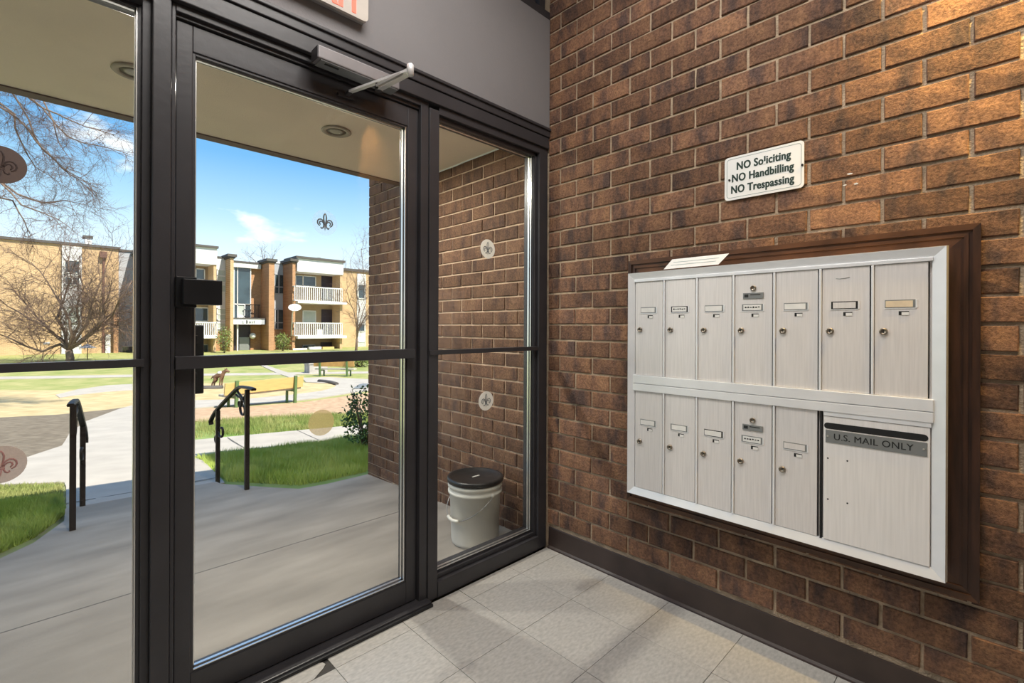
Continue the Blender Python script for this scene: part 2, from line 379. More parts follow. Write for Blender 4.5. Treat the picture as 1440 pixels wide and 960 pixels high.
# ---- brick walls (course 82.4 mm, stretcher 208.5 mm)
PITCH, BL, BH = .0824, .1985, .0722
def brick_mesh(ln, seed):
    rnd = random.Random(seed); nx, nz = 4, 3
    m = MB(); hw, hh, ch = ln / 2, BH / 2, .0028
    gp = {}
    vs = []; fs = []
    for i in range(nx):
        for j in range(nz):
            y = -hw + ch + (ln - 2 * ch) * i / (nx - 1); z = -hh + ch + (BH - 2 * ch) * j / (nz - 1)
            edge = i in (0, nx - 1) or j in (0, nz - 1)
            gp[i, j] = len(vs); vs.append((rnd.uniform(-.0016, .0010) + (.0008 if edge else -.0006), y + rnd.uniform(-.0012, .0012), z + rnd.uniform(-.001, .001)))
    for i in range(nx - 1):
        for j in range(nz - 1): fs.append((gp[i, j], gp[i, j + 1], gp[i + 1, j + 1], gp[i + 1, j]))
    ring = [(i, 0) for i in range(nx)] + [(nx - 1, j) for j in range(1, nz)] + [(i, nz - 1) for i in range(nx - 2, -1, -1)] + [(0, j) for j in range(nz - 2, 0, -1)]
    def out(depth, tag_):
        idx = []
        for i, j in ring:
            y = -hw + ln * i / (nx - 1); z = -hh + BH * j / (nz - 1)
            idx.append(len(vs)); vs.append((depth, y + rnd.uniform(-.0008, .0008), z + rnd.uniform(-.0008, .0008)))
        return idx
    r0 = [gp[q] for q in ring]; r1 = out(.0035, 0); r2 = out(.02, 1)
    n = len(ring)
    for a, b in ((r0, r1), (r1, r2)):
        for k in range(n): fs.append((a[k], a[(k + 1) % n], b[(k + 1) % n], b[k]))
    m.mesh(vs, fs); return m.data('brick')
brick_cache = {}
def bmesh_for(ln, matl):
    var = random.randrange(7); k = (round(ln, 3), var, matl.name)
    if k not in brick_cache:
        brick_cache[k] = brick_mesh(ln, hash((round(ln, 3), var)) & 0xffff); brick_cache[k].materials.append(matl)
    return brick_cache[k]
def rows(y_lo, y_hi, k0, k1):
    for k in range(k0, k1):
        j0 = -.083 if k % 2 else -.189
        n0 = int(math.floor((y_lo - j0) / .2085)) - 1
        y = j0 + n0 * .2085
        while y < y_hi:
            a, b = max(y, y_lo), min(y + .2085, y_hi)
            if b - a > .03: yield k, a, b
            y += .2085
def lay(wall, y_lo, y_hi, k0, k1, matl, skip, stuff_name):
    seen, rest = [], []
    for k, a, b in rows(y_lo, y_hi, k0, k1):
        z = .2475 + PITCH * k; c = (0, (a + b) / 2, z)
        if skip(a, b, z): continue
        vis = False
        for yy in (a, (a + b) / 2, b):
            for zz in (z - .036, z + .036):
                p = proj((0, yy, zz))
                if p and -5 < p[0] < 1445 and -5 < p[1] < 965: vis = True
        (seen if vis else rest).append((k, a, b, z))
    seen.sort(key=lambda q: (Vector((0, (q[1] + q[2]) / 2, q[3])) - CAM).length)
    rest += seen[300:]; seen = seen[:300]
    for k, a, b, z in seen:
        ln = b - a - .010
        o = link('brick', bmesh_for(ln, matl), wall)
        o.location = (random.uniform(-.002, .0015), (a + b) / 2 + random.uniform(-.001, .001), z + random.uniform(-.0008, .0008))
        o.rotation_euler = (R(random.uniform(-.35, .35)), R(random.uniform(-.5, .5)), R(random.uniform(-.4, .4)))
    if rest:
        mb = MB()
        for k, a, b, z in rest: mb.box(0, .02, a + .005, b - .005, z - BH / 2, z + BH / 2)
        o = mb.build(stuff_name, matl, wall); o['kind'] = 'stuff'
    return len(seen), len(rest)
wall_right = struct(MB().box(.0072, .2, -5.2, .057, -.05, 3.3).build('wall_right', MORTAR)); wall_right['label'] = 'brown brick lobby wall with raked mortar joints'
print('bricks', lay(wall_right, -5.2, -.001, -1, 37, BRICK, lambda a, b, z: a > -1.62 and b < -.57 and .47 < z < 1.40, 'brick_field'))
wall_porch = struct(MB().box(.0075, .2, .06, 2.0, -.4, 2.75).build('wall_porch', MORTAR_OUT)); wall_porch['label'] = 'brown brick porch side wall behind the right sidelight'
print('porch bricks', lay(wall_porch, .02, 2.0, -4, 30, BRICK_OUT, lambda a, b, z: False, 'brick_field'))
# white paint flecks left on the wall right of the sign
pf = MB()
for (px, py, rx, rz) in ((1195, 244, .008, .003), (1188, 260, .006, .002), (1204, 258, .007, .003)):
    p = onX(px, py, -.003); pf.mesh([(-.0035 + .002 * (q % 2), p.y + rx * math.cos(q * .8) * random.uniform(.7, 1.1), p.z + rz * math.sin(q * .8) * random.uniform(.7, 1.2)) for q in range(8)], [tuple(range(8))])
pf.build('paint_fleck', SIGN_W, wall_right)
# baseboard (cove base)
bb = MB().prism([(0, 0, 0), (-.016, 0, 0), (-.014, 0, .006), (-.007, 0, .014), (-.0045, 0, .108), (-.003, 0, .112), (.0, 0, .112)], (0, -5.1, 0))
for v in range(len(bb.v)): bb.v[v] = (bb.v[v][0] - .0, bb.v[v][1] - .02, bb.v[v][2])
bo = struct(bb.build('baseboard_right', BASE)); bo['label'] = 'dark brown cove base along the brick wall'

# ---- room shell
ce = struct(MB().box(-4.4, .2, -5.3, .15, 3.3, 3.4).build('ceiling', CEIL))
wl = struct(MB().box(-4.4, -4.3, -5.3, .1, -.05, 3.3).build('wall_left', WALLP))
wb = struct(MB().box(-4.4, .2, -5.3, -5.2, -.05, 3.3).build('wall_back', WALLP))
wf = struct(MB().box(-4.3, -.004, -.012, .10, 2.245, 2.832).build('wall_front', FASCIA)); wf['label'] = 'grey painted panel above the entrance door'

# ---- storefront frame: posts, heads, sills are parts of the window they hold
YG = .057                                     # glass plane
def frame(name, parent, m=FRAME, bev=.0025, *boxes):
    mb = MB()
    for b in boxes: mb.box(*b, bev)
    return mb.build(name, m, parent)
def pane(parent, x0, x1, z0, z1, y=YG):
    return MB().box(x0, x1, y - .003, y + .003, z0, z1).build('pane', GLASS, parent)
def stops(parent, x0, x1, z0, z1, y0, w_=.010, d=.022, m=FRAME, bright=True):
    frame('glazing_stop', parent, m, .001, (x0, x0 + w_, y0, YG - .006, z0, z1), (x1 - w_, x1, y0, YG - .006, z0, z1), (x0 + w_, x1 - w_, y0, YG - .006, z1 - w_, z1), (x0 + w_, x1 - w_, y0, YG - .006, z0, z0 + w_))
    if bright:
        e = .005; f_ = .0025
        frame('bright_edge', parent, CHROME, 0, (x1 - w_ - f_, x1 - w_ , y0 - .002, y0 + .004, z0 + w_, z1 - w_), (x0 + w_, x1 - w_, y0 - .002, y0 + .004, z0 + w_, z0 + w_ + f_))
        frame('bright_gasket', parent, CHROME, 0, (x0 + w_, x0 + w_ + e, YG - .014, YG - .0035, z0 + w_, z1 - w_), (x1 - w_ - e, x1 - w_, YG - .014, YG - .0035, z0 + w_, z1 - w_),
              (x0 + w_, x1 - w_, YG - .014, YG - .0035, z1 - w_ - e, z1 - w_), (x0 + w_, x1 - w_, YG - .014, YG - .0035, z0 + w_, z0 + w_ + e))
D = .114
# right sidelight
w1 = struct(empty('window_1', (-.4, .05, 0), 'narrow right sidelight of the entrance beside the brick wall'))
frame('post', w1, FRAME, .0025, (-.766, -.716, 0, D, 0, 2.12))
frame('jamb', w1, FRAME, .0025, (-.067, -.004, 0, D, 0, 2.14))
frame('head', w1, FRAME, .0025, (-.716, -.067, 0, D, 2.105, 2.14))
frame('sill', w1, FRAME, .004, (-.716, -.067, -.004, D, .0, .072))
frame('sill_ledge', w1, FRAME, .003, (-.716, -.067, .018, D, .072, .092))
frame('stop_rib', w1, FRAME, .002, (-.085, -.067, .018, .032, .092, 2.105), (-.716, -.067, .018, .032, 2.088, 2.105))
stops(w1, -.716, -.085, .092, 2.10, .033, .012)
pane(w1, -.716, -.085, .095, 2.098)
frame('rail', w1, FRAME, .001, (-.764, -.078, -.006, .03, 1.059, 1.079))
# left sidelight
w2 = struct(empty('window_2', (-2.3, .05, 0), 'wide left sidelight of the entrance at the picture edge'))
frame('post', w2, FRAME, .003, (-1.721, -1.676, -.003, D, 0, 2.14))
frame('post_side', w2, FRAME, .002, (-1.742, -1.721, .022, D, 0, 2.14))
frame('jamb', w2, FRAME, .003, (-3.06, -2.96, 0, D, 0, 2.14))
frame('head', w2, FRAME, .003, (-2.96, -1.742, 0, D, 2.105, 2.14))
frame('sill', w2, FRAME, .004, (-2.96, -1.742, 0, D, 0, .085))
stops(w2, -2.96, -1.742, .085, 2.105, .033, .010)
pane(w2, -2.96, -1.742, .087, 2.10)
frame('rail', w2, FRAME, .001, (-2.96, -1.735, .012, .04, 1.062, 1.084))
# head trim over everything and the transom windows above the grey panel
w3 = struct(empty('window_3', (-1.5, .05, 2.8), 'transom window strip above the grey panel'))
frame('head_trim', w3, FRAME, .003, (-4.3, -.004, -.012, D, 2.140, 2.196), (-4.3, -.004, -.018, D, 2.199, 2.232), (-4.3, -.004, -.026, D, 2.232, 2.245))
frame('transom_sill', w3, FRAME, .003, (-4.3, -.004, -.014, D, 2.832, 2.872))
frame('transom_head', w3, FRAME, .003, (-4.3, -.004, -.01, D, 3.24, 3.3))
for x in (-.05, -.125, -.72, -1.70, -2.9, -4.2): frame('transom_post', w3, FRAME, .002, (x - .022, x + .02, 0, D, 2.872, 3.24))
MB().box(-4.3, -.004, YG - .003, YG + .003, 2.872, 3.24).build('pane', GLASS, w3)
wz = struct(MB().box(-4.3, -3.06, 0, .1, 0, 2.245).build('wall_front_pier', FASCIA)); wz.name = 'trim_1'

# ---- the glazed entrance door
d1 = struct(empty('door_1', (-1.24, .05, 0), 'glazed entrance door in a dark metal frame'))
frame('door_frame', d1, FRAME, .002, (-.806, -.768, .006, D, 0, 2.14), (-1.674, -1.664, .008, D, 0, 2.14), (-1.664, -.806, .006, D, 2.116, 2.14), (-1.664, -.806, .018, D, 2.104, 2.116))
frame('dark_reveal', d1, FRAME_DK, 0, (-.808, -.804, .03, .10, .02, 2.11))
YD = .026
frame('hinge_stile', d1, FRAME, .0025, (-.858, -.810, YD, .088, .022, 2.10))
frame('lock_stile', d1, FRAME, .0025, (-1.660, -1.618, YD, .088, .022, 2.10))
frame('top_rail', d1, FRAME, .0025, (-1.618, -.858, YD, .088, 2.02, 2.10))
frame('bottom_rail', d1, FRAME, .0025, (-1.618, -.858, YD, .088, .022, .112))
stops(d1, -1.618, -.858, .112, 2.02, YD + .004, .008)
pane(d1, -1.616, -.86, .114, 2.018)
frame('cross_rail', d1, FRAME, .0015, (-1.663, -.835, -.004, YD, 1.050, 1.088))
frame('threshold', d1, FRAME, .004, (-1.676, -.766, -.03, D + .02, 0, .018))
MB().box(-1.676, -.766, -.042, -.03, 0, .012, .003).build('threshold_lip', FRAME_DK, d1)
r = onY(313, 395, -.05).x; l_ = onY(258, 395, -.05).x
lb = MB().box(l_, r, -.05, -.012, 1.243, 1.318, .003).box(l_ - .012, l_ + .04, -.014, YD, 1.235, 1.326, .002).build('latch_box', BLACK, d1); lb['label'] = 'black latch box projecting over the glass'
a0, a1 = onY(268, 500, .13), onY(285.5, 500, .13)
ph = MB().box(a0.x, a1.x, .115, .145, onY(278, 553, .13).z, onY(278, 457, .13).z, .004).box(a0.x - .02, a0.x + .012, .088, .13, 1.12, 1.15, .002).box(a0.x - .02, a0.x + .012, .088, .13, 1.0, 1.03, .002).build('pull_handle', BLACK, d1); ph['label'] = 'black outside pull handle seen through the glass'

# ---- porch: slab, soffit, edge
g1 = [onZ(*p, Z=-.05) for p in ((90, 730), (92, 715), (304, 676))]
def slab_z(y): return .012 - .036 * y
outline = [(-5.5, .10), (-5.5, 1.35)]
for px, py in ((0, 785), (47, 763), (90, 732), (92, 715), (304, 677), (311, 680), (340, 682), (380, 685), (420, 687), (460, 680), (517, 666.5)):
    z = -.06
    for _ in range(6): p = onZ(px, py, z); z = slab_z(p.y)
    outline.append((p.x, p.y))
outline += [(.007, 2.0), (.007, .10)]
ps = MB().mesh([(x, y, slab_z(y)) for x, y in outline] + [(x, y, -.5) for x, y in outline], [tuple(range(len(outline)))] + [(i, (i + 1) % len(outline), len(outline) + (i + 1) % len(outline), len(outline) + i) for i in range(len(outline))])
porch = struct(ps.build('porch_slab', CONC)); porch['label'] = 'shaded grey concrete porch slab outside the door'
sj = MB()
for yy in (1.02,):
    sj.prism([(-5.4, yy, slab_z(yy) - .002), (-5.4, yy + .007, slab_z(yy) - .002), (0, yy + .007, slab_z(yy) - .002), (0, yy, slab_z(yy) - .002)], (0, 0, .0026))
sj.build('slab_joint', JOINT, porch)
sof = struct(MB().box(-5.5, .0, .10, 1.44, 2.25, 2.55).build('porch_soffit', SOFFIT)); sof['label'] = 'tan stucco soffit of the porch roof'
MB().box(-5.5, .0, 1.40, 1.475, 2.243, 2.265, .003).box(-5.5, .0, 1.44, 1.475, 2.26, 2.60, .003).build('edge_trim', SOFFIT_EDGE, sof)
MB().tube([(-.004, .12 + i * .1, 2.249 + random.uniform(-.003, .003)) for i in range(14)], .006, 6).build('caulk_bead', SIGN_W, sof)
# our own building, unseen: shades the porch, lowered so sun reaches the walk
up = struct(MB().box(-14, .19, -10, .16, 3.42, 4.2).box(.21, 14, -9, 2.0, -.5, 3.4).box(.02, .21, .2, 2.0, 2.76, 3.4).build('unseen_lowered_building', FB_ORANGE))
wo = struct(MB().box(-14, -5.6, 0, .16, -.4, 3.42).build('wall_outside', FB_ORANGE))

SOIL = mat('patchy_soil', (.17, .145, .085), .95, col2=(.24, .29, .09), scale=6, bump=.7, bscale=25, detail=9)
# ---- lawn, paths, beds
def draped(name, px, m, off, skirt=.12, parent=None, pts=None):
    pts = [onG(*p) for p in px] if pts is None else pts
    bm = bmesh.new()
    vs = [bm.verts.new((p.x, p.y, 0)) for p in pts]; bm.faces.new(vs)
    bmesh.ops.triangulate(bm, faces=bm.faces[:])
    for k, _ in GK[1:-1]:
        c = CAM + FW * k
        bmesh.ops.bisect_plane(bm, geom=bm.verts[:] + bm.edges[:] + bm.faces[:], plane_co=(c.x, c.y, 0), plane_no=FW)
    for v in bm.verts: v.co.z = gz(v.co) + off
    if skirt:
        be = [e for e in bm.edges if e.is_boundary]
        ex = bmesh.ops.extrude_edge_only(bm, edges=be)
        for v in [q for q in ex['geom'] if isinstance(q, bmesh.types.BMVert)]: v.co.z -= skirt
    bmesh.ops.recalc_face_normals(bm, faces=bm.faces[:])
    me = bpy.data.meshes.new(name); bm.to_mesh(me); bm.free()
    up_ = sum(p.normal.z * p.area for p in me.polygons)
    if up_ < 0: me.flip_normals()
    me.materials.append(m); return link(name, me, parent)
def ring_pts(c, r_, n=48): return [Vector((c[0] + r_ * math.cos(2 * math.pi * i / n), c[1] + r_ * math.sin(2 * math.pi * i / n), 0)) for i in range(n)]
corners = [CAM + FW * a + RT * b for a, b in ((-8, -60), (90, -120), (90, 90), (-8, 40))]
ground = struct(draped('ground', None, FARLAWN, 0, 0, pts=corners)); ground['label'] = 'lawn sloping down from the porch to the far flats'
def bed(name, px, m, off, label, skirt=.03):
    o = struct(draped(name, px, m, off, skirt)); o['label'] = label; return o
bed('near_lawn', [(270, 700), (265, 640), (420, 628), (520, 612), (640, 600), (640, 690), (420, 700)], LAWN, .02, 'bright green lawn between the porch and the cross path')
bed('side_lawn', [(-160, 800), (-160, 676), (0, 676), (100, 676), (100, 735), (60, 800)], SOIL, .02, 'patch of grass left of the porch walk')
bed('mulch_bed', [(-200, 600), (-60, 592), (0, 588), (80, 584), (150, 577), (205, 569), (180, 585), (128, 602), (84, 634), (40, 655), (-200, 672)], MULCH, .018, 'bare brown mulch bed left of the porch walk')
bed('straw_lawn', [(-200, 575), (0, 549), (100, 549), (205, 546), (205, 571), (150, 579), (80, 586), (0, 590), (-200, 604)], STRAW, .012, 'straw coloured dry lawn beyond the mulch')
bed('litter_bed', [(262, 590), (264, 576), (350, 572), (447, 563), (530, 551), (620, 548), (620, 580), (470, 583), (380, 588), (300, 598)], MULCH_RED, .014, 'reddish leaf litter strip in front of the ring path')
bed('strip_lawn', [(262, 625), (262, 596), (340, 588), (400, 583), (470, 582), (620, 575), (620, 590), (500, 601), (400, 611)], LAWN, .012, 'green strip of lawn beyond the cross path')
bed('island_lawn', [(200, 549), (215, 541), (300, 538.5), (430, 538), (462, 539.5), (472, 542), (474, 545), (455, 550), (415, 556), (330, 564), (262, 566), (200, 566)], STRAW, .010, 'dry straw island inside the ring path')
bed('main_walk', [(93, 722), (93, 690), (90, 683), (-160, 694), (-160, 672), (0, 662), (43, 645), (87, 630), (97, 613), (120, 595), (167, 577), (205, 566), (262, 561), (262, 582), (264, 621), (270, 622), (480, 602), (640, 588), (640, 602), (490, 616.5), (272, 646), (286, 652), (316, 684), (200, 715)], PATHC, .035, 'pale concrete walk leading from the porch with its cross path')
bed('ring_path', [(205, 568), (262, 564), (340, 562.5), (415, 555.5), (452, 550.5), (470, 545.5), (473, 542), (464, 539.5), (430, 538), (425, 532), (463, 531), (520, 534), (640, 540), (640, 548), (530, 549), (502, 552), (447, 560.5), (352, 569.5), (282, 574.5), (205, 579)], PATHC, .03, 'pale concrete ring path curving round the island')
bed('ring_path_west', [(78, 556), (110, 548), (150, 542.5), (205, 539.5), (240, 539), (240, 544), (205, 548), (150, 551.5), (110, 556), (84, 560)], PATHC, .025, 'west arc of the ring path')
bed('back_walk', [(-200, 534), (0, 530), (200, 527), (330, 525), (640, 521), (640, 523.5), (330, 528), (200, 530), (0, 533.5), (-200, 538)], PATHC, .02, 'thin pale walk across the far lawn')
bed('door_walk', [(366, 514), (372, 513), (398, 522), (430, 532), (418, 535), (390, 525)], PATHC, .024, 'short walk to the far entrance')
jt = MB()
for (a, b) in (((91, 716), (304, 678)), ((320, 618.5), (344, 634)), ((418, 608), (448, 622)), ((498, 601), (517, 612))):
    A, B = onG(*a), onG(*b); A.z = gz(A) + .037; B.z = gz(B) + .037
    if a[0] == 91: A.z += .005; B.z += .005
    n_ = (B - A).cross(Vector((0, 0, 1))).normalized() * .008
    jt.face([A - n_, B - n_, B + n_, A + n_])
struct(jt.build('path_joints', JOINT))
ed = MB()
pts = [onG(*p) for p in ((448, 537.6), (458, 538.2), (466, 539.6), (474, 541.8))]
ed.tube([p + Vector((0, 0, .05)) for p in pts], .07, 6); 
struct(ed.build('bed_edging', ROOFCAP))
ed = MB(); pts = [onG(*p) for p in ((262, 547.5), (285, 547), (313, 546.5))]
ed.tube([p + Vector((0, 0, .03)) for p in pts], .09, 6); struct(ed.build('bed_edging', ROOFCAP))
sh_pts = [onG(*p) for p in ((497, 548), (504, 542.6), (510.5, 541), (521, 541.5), (510, 547.6))]
sh_o = MB().prism([p + Vector((0, 0, .035)) for p in sh_pts], (0, 0, .02)).build('shadow_patch', PLAQUE)  # flat dark piece that paints a cast shadow on the path
tag(sh_o, 'dark flat patch standing in for a cast shadow on the ring path by the brick corner', 'painted shadow')
# grass blades (nobody could count them)
def blades(name, px, n, h, m, seed):
    rng = np.random.default_rng(seed); P = [onG(*p) for p in px]
    xs = np.array([p.x for p in P]); ys = np.array([p.y for p in P])
    vs, fs = [], []
    while len(fs) < n:
        X = rng.uniform(xs.min(), xs.max(), n); Y = rng.uniform(ys.min(), ys.max(), n)
        ins = np.zeros(n, bool); j = len(xs) - 1
        for i in range(len(xs)):
            c = ((ys[i] > Y) != (ys[j] > Y)) & (X < (xs[j] - xs[i]) * (Y - ys[i]) / (ys[j] - ys[i] + 1e-12) + xs[i]); ins ^= c; j = i
        for x, y in zip(X[ins], Y[ins]):
            if len(fs) >= n: break
            dens = mnoise.noise((x * 2.1, y * 2.1, seed))
            if dens < -.25 and rng.random() < .6: continue
            z = gz((x, y, 0)) + .015; a = rng.uniform(0, 6.28); hh = h * rng.uniform(.5, 1.2) * (1 + .4 * dens); t = rng.uniform(.1, .7) * hh; ww = rng.uniform(.002, .0042)
            b = rng.uniform(0, 6.28); i0 = len(vs)
            vs += [(x - math.cos(a) * ww, y - math.sin(a) * ww, z), (x + math.cos(a) * ww, y + math.sin(a) * ww, z), (x + math.cos(b) * t, y + math.sin(b) * t, z + hh)]
            fs.append((i0, i0 + 1, i0 + 2))
    me = bpy.data.meshes.new(name); me.from_pydata(vs, [], fs); me.materials.append(m)
    return link(name, me)
g = blades('grass', [(284, 651), (272, 648), (490, 619), (560, 610), (640, 650), (517, 666), (460, 679), (420, 686), (380, 683.5), (318, 680)], 60000, .085, GRASS, 3)
tag(g, 'lush green grass between porch edge and cross path', 'grass', kind='stuff')
g = blades('grass', [(-60, 800), (-100, 722), (0, 716), (86, 704), (89, 730), (47, 761), (0, 783)], 30000, .06, GRASS, 5)
tag(g, 'patchy green grass in the left corner beside the porch slab', 'grass', kind='stuff')
g = blades('grass', [(-60, 718), (-60, 690), (0, 687), (88, 685), (88, 700)], 5000, .04, GRASS_DRY, 6)
tag(g, 'sparse short grass on bare soil beside the left handrail', 'grass', kind='stuff')
g = blades('grass', [(264, 618), (264, 598), (340, 590), (470, 584), (620, 577), (620, 588), (500, 600), (400, 609)], 22000, .09, GRASS_DRY, 8)
tag(g, 'thin dry green grass on the strip beyond the cross path', 'grass', kind='stuff')
# ================================================================== THINGS IN THE LOBBY
# ---- mailbox bank: silver front stands 105 mm proud of the bricks on a stained wood surround
mbk = empty('mailbox_bank', (-.05, -1.08, .93), 'wall mounted silver bank of twelve mailboxes in a dark wood surround', 'mailbox')
FX = -.105
Y0, Y1, Z0, Z1 = -.562, -1.605, .454, 1.421
wy0, wy1, wz0, wz1 = -.512, -1.670, .392, 1.486
wt = .085
def mitre(name, m, y0, y1, z0, z1, wd, side, x0, x1, lip):
    # one picture-frame member with mitred ends and a raised outer lip
    if side in 'tb':
        zo, zi = (z1, z1 - wd) if side == 't' else (z0, z0 + wd)
        outer = [(y0, zo), (y1, zo)]; inner = [(y1 + wd, zi), (y0 - wd, zi)]
    else:
        yo, yi = (y0, y0 - wd) if side == 'l' else (y1, y1 + wd)
        outer = [(yo, z0), (yo, z1)]; inner = [(yi, z1 - wd), (yi, z0 + wd)]
    q = outer + inner
    mb = MB().prism([(x1, a, b) for a, b in q], (x0 - x1, 0, 0))
    def mix(a, b, t): return (a[0] + (b[0] - a[0]) * t, a[1] + (b[1] - a[1]) * t)
    for t0, t1, h in lip:
        r_ = [mix(outer[0], inner[1], t0), mix(outer[1], inner[0], t0), mix(outer[1], inner[0], t1), mix(outer[0], inner[1], t1)]
        mb.prism([(x0 - h, a, b) for a, b in r_], (h + .001, 0, 0))
    return mb.build(name, m, mbk)
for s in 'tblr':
    o = mitre('wood_surround', WOOD if s in 'tb' else WOODV_SHADE, wy0, wy1, wz0, wz1, wt, s, -.018, .006, [(0, .2, .006), (.3, .42, .004)])
MB().box(-.019, .004, wy0 + .0005, wy0 + .002, wz0, wz1).build('sunlit_end_strip', PAPER_TAN, mbk)  # pale colour paints sunlight on the surround's left edge
MB().box(-.09, -.012, Y0 - .012, Y1 + .012, Z0 + .012, Z1 - .012).build('cabinet_body', ALU, mbk)
fw_ = .034
def trim(side):
    zo = {'t': (Z1, Z1 - fw_), 'b': (Z0, Z0 + fw_)}
    if side in 'tb':
        a, b = zo[side]; o = [(Y0, a), (Y1, a)]; i = [(Y1 + fw_, b), (Y0 - fw_, b)]
    else:
        a, b = (Y0, Y0 - fw_) if side == 'l' else (Y1, Y1 + fw_)
        o = [(a, Z0), (a, Z1)]; i = [(b, Z1 - fw_), (b, Z0 + fw_)]
    q = o + i; sgn = [0, 0, 0, 0]
    mb = MB(); xo, xm, xi = -.085, FX - .004, FX + .004
    ins = .004
    def lerp(a, b, t): return (a[0] + (b[0] - a[0]) * t, a[1] + (b[1] - a[1]) * t)
    A, B, Cc, Dd = q; t = .1; A2, B2 = lerp(A, Dd, t), lerp(B, Cc, t)
    vs = [(xo, *A), (xo, *B), (xm, *A2), (xm, *B2), (xi, *Cc), (xi, *Dd), (xo, *Cc), (xo, *Dd)]
    mb.mesh(vs, [(0, 1, 3, 2), (2, 3, 4, 5), (5, 4, 6, 7), (0, 7, 6, 1), (0, 2, 5, 7), (1, 6, 4, 3)])
    return mb.build('front_trim', ALU_TRIM, mbk)
for s in 'tblr': trim(s)
MB().box(FX - .003, -.085, Y0 - fw_ + .004, Y1 + fw_ - .004, .940, .976, .002).box(FX - .003, -.085, Y0 - fw_ + .004, Y1 + fw_ - .004, .908, .9385, .002).build('middle_rail', ALU_TRIM, mbk)
MB().box(FX - .001, -.085, Y0 - fw_ + .002, Y1 + fw_ - .002, 1.378, 1.389, .001).build('upper_strip', ALU_TRIM, mbk)
BY = [-.596 - .1395 * i for i in range(8)]; BY[7] = -1.571
door_me = {}
def mail_door(i, row, pos):
    ya, yb = BY[i] - .004, BY[i + 1] + .009
    za, zb = (.977, 1.377) if row == 0 else (.489, .907)
    d = MB().box(FX + .003, FX + .012, ya, yb, za, zb, .0012).build('door', ALU, mbk)
    MB().box(FX - .0015, FX + .012, BY[i + 1] + .0045, BY[i + 1] - .0025, za, zb, .0012).build('divider', ALU_TRIM, mbk) if i < 6 and not (row == 1 and i == 4) else None
    MB().box(FX + .010, FX + .013, BY[i + 1] + .0095, BY[i + 1] + .0065, za, zb).build('dark_gap', DARK_GAP, mbk)
    zl = 1.172 if row == 0 else .69
    yl = BY[i] - .026
    n = 18; cyl = [(.0105, .003), (.0105, -.003), (.0085, -.0045), (.0085, -.0052)]
    # lock: ring with a keyhole core, axis along -X
    lk = MB(); i0 = 0
    for q, (rr, xx) in enumerate([(.0108, FX + .004), (.0108, FX - .002), (.0090, FX - .0042), (.0062, FX - .0042), (.0058, FX - .0028), (.0, FX - .0028)]):
        for j in range(n): lk.v.append((xx, yl + rr * math.cos(2 * math.pi * j / n), zl + rr * math.sin(2 * math.pi * j / n)))
    for q in range(5):
        for j in range(n): A = q * n + j; B = q * n + (j + 1) % n; lk.f.append((A, B, B + n, A + n)); lk.sm.append(True)
    lk.build('lock', BRASS, d)
    MB().box(FX - .0034, FX - .0026, yl - .0012, yl + .0012, zl - .004, zl + .004).build('keyhole', DARK_GAP, d)
    zc = 1.2555 if row == 0 else .775
    yc = BY[i] - .065
    MB().box(FX + .0022, FX + .004, yc + .036, yc - .036, zc - .0125, zc + .0125).build('label_slot', DARK_GAP if (i * 3 + row) % 4 == 3 else PLAQUE, d)
    pm = PAPER_TAN if (row == 0 and i == 6) else (ALU if (row == 0 and i == 5) or (row == 1 and i == 4) else PAPER)
    MB().box(FX + .0014, FX + .0024, yc + (.031 if i % 2 else .034), yc - .030, zc - .0095, zc + .0095).build('label_card', pm, d)
    MB().box(FX + .0014, FX + .003, yc + .037, yc - .037, zc - .0145, zc - .0125).box(FX + .0014, FX + .003, yc - .036, yc - .040, zc - .0125, zc + .0125).build('label_lip', ALU_TRIM, d)
    MB().box(FX + .0022, FX + .004, yc + .003, yc - .021, zc - .034, zc - .022).build('view_slot', DARK_GAP, d)
    MB().box(FX + .0014, FX + .0026, yc - .004, yc - .021, zc - .034, zc - .025).build('slot_flap', PAPER, d)
    if (row, i) in ((0, 1), (0, 3), (1, 3)):
        sc_ = MB(); rnd = random.Random(i + row)
        for q in range(6):
            y_ = yc + .026 - q * .009; sc_.box(FX + .0009, FX + .0013, y_, y_ - .006, zc - .001 + rnd.uniform(-.001, .001), zc + .0025 + rnd.uniform(0, .002))
        sc_.build('pen_stroke', INK, d)
    if i == 3:
        zk = 1.326 if row == 0 else .846
        yk = (BY[i] + BY[i + 1]) / 2 + .002
        lk = MB()
        for q, (rr, xx) in enumerate([(.0098, FX + .004), (.0098, FX - .002), (.0075, FX - .003), (.0058, FX + .001), (.0, FX + .001)]):
            for j in range(n): lk.v.append((xx, yk + rr * math.cos(2 * math.pi * j / n), zk + rr * math.sin(2 * math.pi * j / n)))
        for q in range(4):
            for j in range(n): A = q * n + j; B = q * n + (j + 1) % n; lk.f.append((A, B, B + n, A + n)); lk.sm.append(True)
        lk.build('master_lock', BRASS, d)
        MB().box(FX - .0002, FX + .004, yk + .035, yk - .035, zk - .038, zk - .017, .0006).build('number_plate', PLAQUE, d)
        MB().box(FX - .0006, FX - .0001, yk + .03, yk + .016, zk - .033, zk - .022).box(FX - .0006, FX - .0001, yk + .010, yk - .025, zk - .0255, zk - .0225).build('plate_mark', INK, d)
    return d
for row in (0, 1):
    for i in range(7 if row == 0 else 5):
        d = mail_door(i, row, None)
        if row == 0 and i == 5:
            MB().tube([(FX + .0025, -1.335, 1.343), (FX + .0025, -1.345, 1.3415), (FX + .0025, -1.36, 1.3425), (FX + .0025, -1.372, 1.345)], .0008, 5).build('scratch', PLAQUE, d)
